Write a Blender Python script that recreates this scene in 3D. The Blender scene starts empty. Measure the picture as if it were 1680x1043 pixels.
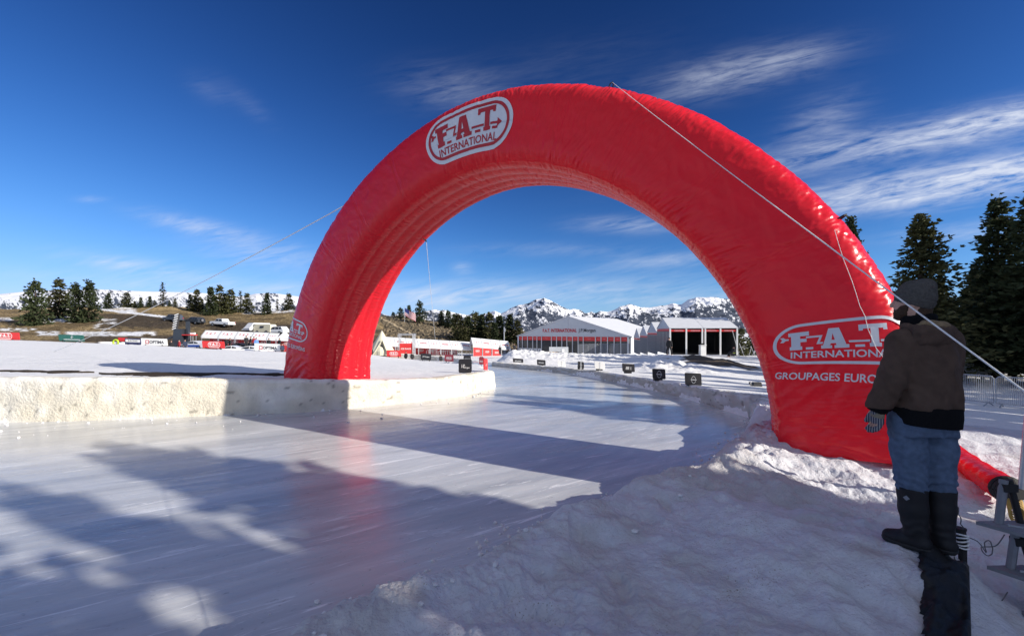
import bpy, bmesh, math, random
import numpy as np
from mathutils import Vector, Matrix

# ------------------------------------------------------------------ camera, sky, sun, exposure
SC = bpy.context.scene
COL = SC.collection
R = math.radians
CAMZ, FPX, CX, HY = 2.3, 720.0, 840.0, 545.0        # camera height (m), focal length / principal column / horizon row of the 1680 px photo
cam_d = bpy.data.cameras.new('camera')
cam = bpy.data.objects.new('camera', cam_d)
COL.objects.link(cam)
cam.location = (0, 0, CAMZ)
cam.rotation_euler = (R(90), 0, 0)
cam_d.sensor_width = 36.0
cam_d.lens = 36.0 * FPX / 1680.0
cam_d.shift_y = (HY - 521.5) / 1680.0
cam_d.clip_start = 0.05
cam_d.clip_end = 20000
SC.camera = cam

SUN_AZ, SUN_EL = -23.5, 23.0                         # degrees from +X, degrees above the horizon
SUND = Vector((math.cos(R(SUN_AZ)) * math.cos(R(SUN_EL)), math.sin(R(SUN_AZ)) * math.cos(R(SUN_EL)), math.sin(R(SUN_EL))))
sun_d = bpy.data.lights.new('sun', 'SUN')
sun_d.energy = 3.9
sun_d.angle = R(0.4)
sun_d.color = (1.0, 0.93, 0.82)
sun = bpy.data.objects.new('sun', sun_d)
COL.objects.link(sun)
sun.location = (60, -30, 40)
sun.rotation_euler = SUND.to_track_quat('Z', 'Y').to_euler()

SC.view_settings.view_transform = 'Standard'
SC.view_settings.look = 'None'
SC.view_settings.exposure = 0.76
SC.view_settings.gamma = 1.0

W = bpy.data.worlds.new('World')
SC.world = W
W.use_nodes = True


def sky_world():
    nt = W.node_tree
    N, L = nt.nodes, nt.links
    bg = N['Background']
    bg.inputs['Strength'].default_value = 0.1
    sky = N.new('ShaderNodeTexSky')
    sky.sky_type = 'NISHITA'
    sky.sun_disc = False
    sky.sun_elevation = R(SUN_EL)
    sky.sun_rotation = R(90 - SUN_AZ)
    sky.altitude = 2000
    sky.air_density = 1.0
    sky.dust_density = 0.2
    sky.ozone_density = 3.0
    hs = N.new('ShaderNodeHueSaturation')
    hs.inputs['Saturation'].default_value = 1.0
    hs.inputs['Value'].default_value = 1.0
    # deep polarised blue: steepen the sky's own contrast about the horizon level
    v1 = N.new('ShaderNodeVectorMath')
    v1.operation = 'SCALE'
    v1.inputs['Scale'].default_value = 1 / 4.6
    L.new(sky.outputs[0], v1.inputs[0])
    gm = N.new('ShaderNodeGamma')
    gm.inputs['Gamma'].default_value = 2.0
    L.new(v1.outputs[0], gm.inputs['Color'])
    v2 = N.new('ShaderNodeVectorMath')
    v2.operation = 'MULTIPLY'
    v2.inputs[1].default_value = (3.6, 4.7, 5.0)
    L.new(gm.outputs[0], v2.inputs[0])
    v3 = N.new('ShaderNodeVectorMath')                   # soft shoulder for the pale band at the horizon
    v3.operation = 'MULTIPLY_ADD'
    v3.inputs[1].default_value = (.19, .165, .09)
    v3.inputs[2].default_value = (1, 1, 1)
    L.new(v2.outputs[0], v3.inputs[0])
    v4 = N.new('ShaderNodeVectorMath')
    v4.operation = 'DIVIDE'
    L.new(v2.outputs[0], v4.inputs[0])
    L.new(v3.outputs[0], v4.inputs[1])
    L.new(v4.outputs[0], hs.inputs['Color'])
    tc = N.new('ShaderNodeTexCoord')
    sep = N.new('ShaderNodeSeparateXYZ')
    L.new(tc.outputs['Generated'], sep.inputs[0])

    def m(op, a, b=None, c=None, clamp=False):
        n = N.new('ShaderNodeMath')
        n.operation = op
        n.use_clamp = clamp
        for i, v in enumerate((a, b, c)):
            if v is None:
                continue
            if isinstance(v, (int, float)):
                n.inputs[i].default_value = v
            else:
                L.new(v, n.inputs[i])
        return n.outputs[0]
    ysafe = m('MAXIMUM', sep.outputs['Y'], 0.02)
    U = m('DIVIDE', sep.outputs['X'], ysafe)            # direction coordinates of the northern sky
    V = m('DIVIDE', sep.outputs['Z'], ysafe)
    total = None
    #  cirrus: centre px, half length, half width, tilt (deg), strength, grain stretch
    clouds = [(1215, 118, 120, 26, 13, .55), (1300, 95, 50, 14, 12, .3), (1470, 232, 230, 22, 10, .8), (1640, 197, 120, 22, 12, .8),
              (1350, 205, 60, 34, 30, .3), (1530, 302, 230, 26, 8, 1.0), (1670, 278, 120, 26, 12, .8), (1440, 330, 110, 16, 4, .4),
              (745, 145, 75, 30, -6, .34), (890, 120, 170, 40, 12, .08), (330, 373, 85, 12, -12, .6), (430, 418, 90, 22, -8, .5), (250, 440, 120, 13, -9, .5),
              (180, 432, 60, 9, -6, .3), (200, 462, 150, 14, -4, .35), (345, 150, 34, 16, -30, .16), (400, 165, 44, 14, -40, .14), (150, 327, 22, 5, 0, .25), (1030, 369, 70, 12, 0, .5),
              (1085, 428, 90, 12, 4, .4), (760, 440, 16, 10, 0, .35), (880, 470, 260, 16, 2, .35), (700, 492, 150, 18, 2, .5), (1010, 485, 240, 16, 0, .45),
              (440, 475, 120, 12, 0, .45), (1590, 380, 120, 14, 5, .35), (900, 410, 120, 10, 0, .2), (60, 505, 260, 20, 0, .25)]
    for i, (px, py, a, b, rot, s) in enumerate(clouds):
        u0, v0 = (px - CX) / FPX, (HY - py) / FPX
        c_, s_ = math.cos(R(rot)), math.sin(R(rot))
        du, dv = m('SUBTRACT', U, u0), m('SUBTRACT', V, v0)
        x = m('ADD', m('MULTIPLY', du, c_), m('MULTIPLY', dv, s_))
        y = m('SUBTRACT', m('MULTIPLY', dv, c_), m('MULTIPLY', du, s_))
        xx = m('DIVIDE', x, a / FPX)
        yy = m('DIVIDE', y, b / FPX)
        d2 = m('ADD', m('MULTIPLY', xx, xx), m('MULTIPLY', yy, yy))
        mask = m('EXPONENT', m('MULTIPLY', d2, -0.9))
        mask = m('MULTIPLY', mask, s * (.9 if px > 1200 else (.5 if py < 200 else .85)))
        total = mask if total is None else m('ADD', total, mask)
    # long fibres: noise on stretched sky coordinates, warped by a slower noise
    cmb = N.new('ShaderNodeCombineXYZ')
    L.new(U, cmb.inputs[0])
    L.new(V, cmb.inputs[1])
    mp = N.new('ShaderNodeMapping')
    mp.vector_type = 'TEXTURE'
    mp.inputs['Rotation'].default_value = (0, 0, R(11))
    mp.inputs['Scale'].default_value = (1.0, 0.16, 1)
    L.new(cmb.outputs[0], mp.inputs[0])
    n1 = N.new('ShaderNodeTexNoise')
    n1.inputs['Scale'].default_value = 5.0
    n1.inputs['Detail'].default_value = 9
    n1.inputs['Roughness'].default_value = 0.62
    n1.inputs['Distortion'].default_value = 1.1
    L.new(mp.outputs[0], n1.inputs['Vector'])
    n2 = N.new('ShaderNodeTexNoise')
    n2.inputs['Scale'].default_value = 14.0
    n2.inputs['Detail'].default_value = 8
    n2.inputs['Roughness'].default_value = 0.6
    n2.inputs['Distortion'].default_value = 0.6
    L.new(mp.outputs[0], n2.inputs['Vector'])
    f = m('ADD', m('MULTIPLY', n1.outputs[0], 0.65), m('MULTIPLY', n2.outputs[0], 0.35))
    f = m('MULTIPLY_ADD', f, 3.5, -1.22, clamp=True)
    cov = m('MULTIPLY', total, f)
    cov = m('MULTIPLY', cov, m('GREATER_THAN', sep.outputs['Y'], 0.03), clamp=True)
    # unseen high cloud, added south and overhead to brighten and neutralise the shade fill
    n3 = N.new('ShaderNodeTexNoise')
    n3.inputs['Scale'].default_value = 2.2
    n3.inputs['Detail'].default_value = 7
    n3.inputs['Distortion'].default_value = .8
    L.new(tc.outputs['Generated'], n3.inputs['Vector'])
    fill_cloud = m('MULTIPLY_ADD', n3.outputs[0], 2.4, -.72, clamp=True)
    south = m('MULTIPLY_ADD', sep.outputs['Y'], -3.0, .1, clamp=True)
    over = m('MULTIPLY_ADD', sep.outputs['Z'], 4.0, -2.9, clamp=True)
    south = m('MULTIPLY', m('MAXIMUM', south, over), m('GREATER_THAN', sep.outputs['Z'], 0.0))
    cov = m('ADD', cov, m('MULTIPLY', m('MULTIPLY', fill_cloud, south), .75))
    cov = m('MINIMUM', cov, 0.85)
    mix = N.new('ShaderNodeMix')
    mix.data_type = 'RGBA'
    L.new(cov, mix.inputs['Factor'])
    L.new(hs.outputs[0], mix.inputs['A'])
    mix.inputs['B'].default_value = (4.6, 4.9, 5.6, 1)
    L.new(mix.outputs['Result'], bg.inputs['Color'])


sky_world()


# ------------------------------------------------------------------ helpers
def at(px, py, Y):
    return np.array([(px - CX) / FPX * Y, Y, CAMZ - (py - HY) / FPX * Y])


def on(px, py, z):
    Y = FPX * (CAMZ - z) / (py - HY)
    return np.array([(px - CX) / FPX * Y, Y, z])


def smooth(a, b, x):
    t = np.clip((np.asarray(x, float) - a) / (b - a), 0, 1)
    return t * t * (3 - 2 * t)


_PERM = np.random.default_rng(7).permutation(4096)


def _h(ix, iy, iz, seed):
    return _PERM[(_PERM[(_PERM[(ix + seed * 131) & 4095] + iy) & 4095] + iz) & 4095] / 4095.0


def noise(x, y, z=0.0, seed=0):
    """value noise 0..1"""
    x, y, z = np.broadcast_arrays(np.asarray(x, float), np.asarray(y, float), np.asarray(z, float))
    ix, iy, iz = np.floor(x).astype(np.int64), np.floor(y).astype(np.int64), np.floor(z).astype(np.int64)
    fx, fy, fz = x - ix, y - iy, z - iz
    fx, fy, fz = [f * f * f * (f * (f * 6 - 15) + 10) for f in (fx, fy, fz)]
    flat = not np.any(z)
    r = 0
    for dz in ((0,) if flat else (0, 1)):
        wz = 1.0 if flat else (fz if dz else 1 - fz)
        for dy in (0, 1):
            wy = fy if dy else 1 - fy
            for dx in (0, 1):
                wx = fx if dx else 1 - fx
                r = r + _h(ix + dx, iy + dy, iz + dz, seed) * wx * wy * wz
    return r


def fbm(x, y, z=0.0, oct=4, seed=0, rough=.5):
    a, s, t = 1.0, 0.0, 0.0
    for i in range(oct):
        s = s + a * (noise(x, y, z, seed + i) - .5)
        t += a
        a *= rough
        x, y, z = np.asarray(x) * 2.03 + 3.1, np.asarray(y) * 2.03 + 1.7, np.asarray(z) * 2.03
    return s / t * 2


def tag(o, label=None, cat=None, group=None, kind=None):
    if label:
        o['label'] = label
    if cat:
        o['category'] = cat
    if group:
        o['group'] = group
    if kind:
        o['kind'] = kind
    return o


def empty(name, loc=(0, 0, 0), rotz=0.0, label=None, cat=None, group=None):
    o = bpy.data.objects.new(name, None)
    o.empty_display_size = .2
    COL.objects.link(o)
    o.location = loc
    o.rotation_euler = (0, 0, rotz)
    return tag(o, label, cat, group)


def link(name, me, parent=None, loc=None):
    o = bpy.data.objects.new(name, me)
    COL.objects.link(o)
    if parent is not None:
        o.parent = parent
    if loc is not None:
        o.location = loc
    return o


def mesh(name, V, F, mat=None, parent=None, smooth_=False, loc=None, colors=None):
    V = np.asarray(V, np.float32).reshape(-1, 3)
    me = bpy.data.meshes.new(name)
    if isinstance(F, np.ndarray):
        nf, k = F.shape
        me.vertices.add(len(V))
        me.vertices.foreach_set('co', V.ravel())
        me.loops.add(nf * k)
        me.loops.foreach_set('vertex_index', F.astype(np.int32).ravel())
        me.polygons.add(nf)
        me.polygons.foreach_set('loop_start', np.arange(nf, dtype=np.int32) * k)
        me.polygons.foreach_set('loop_total', np.full(nf, k, np.int32))
        me.update(calc_edges=True)
    else:
        me.from_pydata(V.tolist(), [], [list(map(int, f)) for f in F])
        me.update()
    if smooth_:
        me.polygons.foreach_set('use_smooth', np.ones(len(me.polygons), bool))
    if colors is not None:
        at_ = me.color_attributes.new('col', 'FLOAT_COLOR', 'POINT')
        c = np.ones((len(V), 4), np.float32)
        c[:, :3] = colors
        at_.data.foreach_set('color', c.ravel())
    if mat is not None:
        me.materials.append(mat)
    return link(name, me, parent, loc)


def copy_tree(o, parent=None):
    c = o.copy()
    COL.objects.link(c)
    if parent is not None:
        c.parent = parent
    for ch in list(o.children):
        copy_tree(ch, c)
    return c


def grid_faces(n, m_, wrap_m=False, wrap_n=False):
    i = np.arange(n if wrap_n else n - 1)
    j = np.arange(m_ if wrap_m else m_ - 1)
    I, J = np.meshgrid(i, j, indexing='ij')
    I2, J2 = (I + 1) % n, (J + 1) % m_
    return np.stack([I * m_ + J, I2 * m_ + J, I2 * m_ + J2, I * m_ + J2], -1).reshape(-1, 4)


class MB:
    """collects simple solids and links them as ONE mesh object"""
    def __init__(s):
        s.V, s.F = [], []

    def add(s, V, F):
        b = len(s.V)
        s.V += [tuple(map(float, v)) for v in V]
        s.F += [[b + int(i) for i in f] for f in F]
        return s

    def box(s, c, d, rz=0.0, taper=1.0):
        x, y, z = [v / 2 for v in d]
        P = []
        for k, zz in ((1, -z), (taper, z)):
            P += [(-x * k, -y * k, zz), (x * k, -y * k, zz), (x * k, y * k, zz), (-x * k, y * k, zz)]
        ca, sa = math.cos(rz), math.sin(rz)
        P = [(c[0] + p[0] * ca - p[1] * sa, c[1] + p[0] * sa + p[1] * ca, c[2] + p[2]) for p in P]
        return s.add(P, [(3, 2, 1, 0), (4, 5, 6, 7), (0, 1, 5, 4), (1, 2, 6, 5), (2, 3, 7, 6), (3, 0, 4, 7)])

    def tube(s, pts, r, n=8, cap=True):
        pts = [Vector(p) for p in pts]
        rr = r if isinstance(r, (list, tuple)) else [r] * len(pts)
        P, up = [], None
        for i, p in enumerate(pts):
            d = (pts[min(i + 1, len(pts) - 1)] - pts[max(i - 1, 0)]).normalized()
            if up is None or abs(d.dot(up)) > .99:
                up = Vector((0, 0, 1)) if abs(d.z) < .9 else Vector((1, 0, 0))
            a = d.cross(up).normalized()
            b = a.cross(d).normalized()
            up = b
            P += [p + (a * math.cos(t) + b * math.sin(t)) * rr[i] for t in [2 * math.pi * k / n for k in range(n)]]
        F = []
        for i in range(len(pts) - 1):
            F += [(i * n + k, i * n + (k + 1) % n, (i + 1) * n + (k + 1) % n, (i + 1) * n + k) for k in range(n)]
        if cap:
            F += [list(range(n))[::-1], [(len(pts) - 1) * n + k for k in range(n)]]
        return s.add(P, F)

    def prism(s, poly, axis, a, b):
        """poly of 2-D points extruded from a to b along axis (0 x, 1 y, 2 z)"""
        def p3(p, w):
            q = list(p)
            q.insert(axis, w)
            return q
        n = len(poly)
        F = [list(range(n)), list(range(n, 2 * n))[::-1]] + [(k, k + n, (k + 1) % n + n, (k + 1) % n) for k in range(n)]
        return s.add([p3(p, a) for p in poly] + [p3(p, b) for p in poly], F)

    def build(s, name, mat, parent=None, smooth_=False, loc=None):
        o = mesh(name, s.V, s.F, mat, parent, smooth_, loc)
        bm = bmesh.new()
        bm.from_mesh(o.data)
        bmesh.ops.recalc_face_normals(bm, faces=bm.faces)
        bm.to_mesh(o.data)
        bm.free()
        return o


# ------------------------------------------------------------------ materials
def mat(name, col, rough=.6, var=.12, scale=6.0, bump=0.0, bscale=30.0, spec=.5, metal=0.0, attr=False, trans=0.0, coat=0.0, detail=5, bdist=.02, rand=0.0):
    m = bpy.data.materials.new(name)
    m.use_nodes = True
    nt = m.node_tree
    N, L = nt.nodes, nt.links
    b = N['Principled BSDF']
    b.inputs['Roughness'].default_value = rough
    b.inputs['Metallic'].default_value = metal
    b.inputs['Specular IOR Level'].default_value = spec
    b.inputs['Coat Weight'].default_value = coat
    tc = N.new('ShaderNodeTexCoord')
    nz = N.new('ShaderNodeTexNoise')
    nz.inputs['Scale'].default_value = scale
    nz.inputs['Detail'].default_value = detail
    L.new(tc.outputs['Object'], nz.inputs['Vector'])
    mr = N.new('ShaderNodeMapRange')
    mr.inputs['From Min'].default_value = .25
    mr.inputs['From Max'].default_value = .75
    mr.inputs['To Min'].default_value = 1 - var
    mr.inputs['To Max'].default_value = 1 + var
    L.new(nz.outputs[0], mr.inputs['Value'])
    fac = mr.outputs[0]
    if rand:
        oi = N.new('ShaderNodeObjectInfo')
        r2 = N.new('ShaderNodeMapRange')
        r2.inputs['To Min'].default_value = 1 - rand
        r2.inputs['To Max'].default_value = 1 + rand
        L.new(oi.outputs['Random'], r2.inputs['Value'])
        mm = N.new('ShaderNodeMath')
        mm.operation = 'MULTIPLY'
        L.new(fac, mm.inputs[0])
        L.new(r2.outputs[0], mm.inputs[1])
        fac = mm.outputs[0]
    vm = N.new('ShaderNodeVectorMath')
    vm.operation = 'SCALE'
    if attr:
        a = N.new('ShaderNodeAttribute')
        a.attribute_name = 'col'
        L.new(a.outputs['Color'], vm.inputs[0])
    else:
        vm.inputs[0].default_value = col[:3]
    L.new(fac, vm.inputs['Scale'])
    L.new(vm.outputs[0], b.inputs['Base Color'])
    if bump:
        n2 = N.new('ShaderNodeTexNoise')
        n2.inputs['Scale'].default_value = bscale
        n2.inputs['Detail'].default_value = 6
        n2.inputs['Roughness'].default_value = .6
        L.new(tc.outputs['Object'], n2.inputs['Vector'])
        bp = N.new('ShaderNodeBump')
        bp.inputs['Strength'].default_value = bump
        bp.inputs['Distance'].default_value = bdist
        L.new(n2.outputs[0], bp.inputs['Height'])
        L.new(bp.outputs[0], b.inputs['Normal'])
    if trans:
        tr = N.new('ShaderNodeBsdfTranslucent')
        L.new(vm.outputs[0], tr.inputs['Color'])
        mx = N.new('ShaderNodeMixShader')
        mx.inputs[0].default_value = trans
        L.new(b.outputs[0], mx.inputs[1])
        L.new(tr.outputs[0], mx.inputs[2])
        L.new(mx.outputs[0], N['Material Output'].inputs['Surface'])
    return m


M = dict(
    snow=mat('snow', (.8, .8, .8), .75, .10, 7, .8, 34, .25, attr=True, bdist=.03),
    berm=mat('berm_snow', (.78, .79, .8), .8, .08, 1.5, .6, 6, .2, attr=True, bdist=.12),
    wall_snow=mat('wall_snow', (.74, .71, .64), .8, .14, 3.0, .8, 18, .2, attr=True, bdist=.04),
    hill=mat('dry_grass', (.2, .15, .08), .9, .38, 1.6, .9, 3.0, .1, attr=True, bdist=.5, detail=9),
    mount=mat('mountain', (.7, .7, .7), .85, .08, .01, .0, .02, .1, attr=True),
    dirt=mat('dirt', (.05, .038, .026), .9, .45, 6, .8, 18, .15),
    fol=mat('needles', (.046, .060, .026), .75, .45, .9, 0, 1, .25, trans=.18, rand=.3),
    fol2=mat('needles_olive', (.078, .080, .032), .75, .45, .9, 0, 1, .25, trans=.2, rand=.3),
    bark=mat('bark', (.07, .05, .038), .9, .35, 9, .6, 30, .2),
    chunk=mat('snow_chunk', (.70, .69, .69), .8, .12, 30, .5, 60, .2),
    white=mat('white_pvc', (.78, .79, .8), .5, .04, 1.5, .1, 5),
    whitep=mat('white_board', (.8, .8, .78), .45, .04, 3),
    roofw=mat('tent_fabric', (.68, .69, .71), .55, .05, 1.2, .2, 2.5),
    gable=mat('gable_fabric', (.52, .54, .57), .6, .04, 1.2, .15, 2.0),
    red=mat('red_board', (.66, .035, .035), .5, .07, 3),
    darkred=mat('red_curtain', (.45, .025, .03), .6, .12, 3),
    redtxt=mat('red_print', (.5, .02, .03), .6, .05, 3),
    black=mat('black_board', (.016, .016, .02), .5, .2, 4),
    blacktxt=mat('black_print', (.03, .03, .04), .6, .1, 3),
    green=mat('green_board', (.02, .12, .095), .5, .1, 4),
    navy=mat('navy_board', (.03, .035, .11), .5, .1, 4),
    maroon=mat('maroon_board', (.22, .03, .045), .5, .1, 4),
    lime=mat('lime_rubber', (.45, .6, .03), .6, .1, 4),
    greytxt=mat('grey_print', (.62, .64, .66), .6, .05, 3),
    alu=mat('aluminium', (.55, .56, .58), .38, .1, 12, 0, 1, .5, .6),
    galv=mat('galvanised', (.42, .44, .47), .45, .15, 16, 0, 1, .5, .5),
    glass=mat('dark_glass', (.02, .024, .03), .12, .2, 2, 0, 1, .6),
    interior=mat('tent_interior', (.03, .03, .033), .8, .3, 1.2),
    canvas=mat('canvas', (.66, .62, .47), .85, .07, 2, .3, 5),
    tan=mat('wood_tan', (.4, .26, .13), .7, .25, 6),
    rubber=mat('rubber', (.012, .012, .013), .7, .3, 8, .2, 60),
    carw=mat('white_paint', (.78, .79, .8), .3, .03, 2, coat=.5),
    carg=mat('grey_paint', (.07, .085, .11), .3, .06, 2, coat=.5),
    card=mat('dark_paint', (.03, .035, .045), .3, .08, 2, coat=.6),
    carb=mat('blue_paint', (.02, .08, .4), .3, .06, 2, coat=.5),
    wheel=mat('rim', (.3, .3, .32), .4, .1, 4, metal=.5),
    lamp=mat('tail_lamp', (.4, .02, .02), .3, .1, 4),
    cloth_k=mat('black_cloth', (.014, .014, .017), .85, .3, 5),
    cloth_n=mat('navy_cloth', (.022, .03, .06), .85, .3, 5),
    cloth_r=mat('red_cloth', (.4, .03, .035), .8, .2, 5),
    cloth_b=mat('light_blue_cloth', (.12, .25, .55), .8, .2, 5),
    skin=mat('skin', (.50, .29, .21), .55, .1, 18, .15, 90, .4),
    rope=mat('white_rope', (.80, .80, .78), .75, .15, 60, .4, 200),
    cord=mat('cord', (.12, .12, .13), .7, .2, 40),
    strap=mat('black_strap', (.01, .01, .011), .7, .2, 20),
    yellow=mat('yellow_strap', (.45, .28, .06), .7, .2, 20),
    flag_r=mat('flag_red', (.5, .04, .06), .7, .1, 3, trans=.2),
    flag_w=mat('flag_white', (.75, .75, .78), .7, .05, 3, trans=.2),
    flag_b=mat('flag_blue', (.03, .045, .2), .7, .1, 3, trans=.2),
    amber=mat('amber', (.6, .2, .02), .4, .1, 3),
    jeans=mat('denim', (.090, .128, .195), .9, .28, 26, .5, 160, .15, bdist=.004),
    jacket=mat('brown_canvas', (.086, .057, .043), .92, .22, 14, .5, 90, .12, bdist=.006),
    rib=mat('black_rib', (.007, .007, .008), .95, .2, 60, .4, 120, .1, bdist=.004),
    knit=mat('knit', (.085, .080, .074), .95, .25, 70, .8, 150, .1, bdist=.006),
    boot=mat('boot_rubber', (.009, .009, .011), .62, .2, 20, .25, 60, .35, bdist=.004),
    hood=mat('hood_lining', (.22, .16, .095), .95, .25, 30, .6, 90, .1, bdist=.006),
    beard=mat('beard', (.055, .034, .023), .9, .3, 90, .6, 240, .2, bdist=.004),
    reflection=mat('black_reflection', (.01, .0105, .012), .55, .3, 14, .3, 40, .3),  # dark colour of the strip that stands in for the boots' reflection
    plate=mat('grey_plate', (.19, .20, .225), .6, .2, 9, .2, 40),
)


def grit(m):
    """fine dirt frozen into the snow"""
    nt = m.node_tree
    N, L = nt.nodes, nt.links
    b = N['Principled BSDF']
    src = b.inputs['Base Color'].links[0].from_socket
    tc = N.new('ShaderNodeTexCoord')
    r = []
    for sc, det, lo, hi in ((75, 2, .64, .70), (1.7, 4, .46, .66)):
        n = N.new('ShaderNodeTexNoise')
        n.inputs['Scale'].default_value = sc
        n.inputs['Detail'].default_value = det
        L.new(tc.outputs['Object'], n.inputs['Vector'])
        q = N.new('ShaderNodeMapRange')
        q.inputs['From Min'].default_value = lo
        q.inputs['From Max'].default_value = hi
        L.new(n.outputs[0], q.inputs['Value'])
        r.append(q.outputs[0])
    mu = N.new('ShaderNodeMath')
    mu.operation = 'MULTIPLY'
    L.new(r[0], mu.inputs[0])
    L.new(r[1], mu.inputs[1])
    mx = N.new('ShaderNodeMix')
    mx.data_type = 'RGBA'
    L.new(mu.outputs[0], mx.inputs['Factor'])
    L.new(src, mx.inputs['A'])
    mx.inputs['B'].default_value = (.22, .18, .13, 1)
    L.new(mx.outputs['Result'], b.inputs['Base Color'])


grit(M['snow'])
grit(M['wall_snow'])


def striped_glove():
    m = mat('striped_glove', (.1, .1, .12), .9, .2, 30, .5, 120, .15, bdist=.004)
    nt = m.node_tree
    N, L = nt.nodes, nt.links
    tc = N.new('ShaderNodeTexCoord')
    wv = N.new('ShaderNodeTexWave')
    wv.bands_direction = 'X'
    wv.inputs['Scale'].default_value = 22
    wv.inputs['Distortion'].default_value = .6
    L.new(tc.outputs['Object'], wv.inputs['Vector'])
    cr = N.new('ShaderNodeValToRGB')
    cr.color_ramp.elements[0].color = (.035, .04, .07, 1)
    cr.color_ramp.elements[1].color = (.26, .25, .25, 1)
    cr.color_ramp.elements[0].position = .4
    cr.color_ramp.elements[1].position = .6
    L.new(wv.outputs[0], cr.inputs[0])
    L.new(cr.outputs[0], N['Principled BSDF'].inputs['Base Color'])
    return m


M['glove'] = striped_glove()
M['glovep'] = mat('glove_leather', (.2, .165, .11), .8, .2, 20, .3, 60)


def nylon():
    m = mat('red_nylon', (.78, .014, .030), .27, .05, 3.0, 0, 1, .40, trans=.27)
    nt = m.node_tree
    N, L = nt.nodes, nt.links
    b = N['Principled BSDF']
    tc = N.new('ShaderNodeTexCoord')
    h = None
    for sc, st, dist in ((3.0, .25, .04), (11.0, .5, .02), (45.0, .35, .006)):
        n = N.new('ShaderNodeTexNoise')
        n.noise_type = 'RIDGED_MULTIFRACTAL' if sc < 40 else 'FBM'
        n.inputs['Scale'].default_value = sc
        n.inputs['Detail'].default_value = 4
        L.new(tc.outputs['Object'], n.inputs['Vector'])
        bp = N.new('ShaderNodeBump')
        bp.inputs['Strength'].default_value = st * .8
        bp.inputs['Distance'].default_value = dist * .5
        L.new(n.outputs[0], bp.inputs['Height'])
        if h is not None:
            L.new(h, bp.inputs['Normal'])
        h = bp.outputs[0]
    L.new(h, b.inputs['Normal'])
    return m


M['nylon'] = nylon()
M['vinyl'] = mat('white_vinyl', (.62, .64, .68), .5, .04, 8, .15, 20)
M['vinyl_r'] = mat('red_vinyl', (.42, .012, .02), .5, .05, 8, .15, 20)


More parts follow.
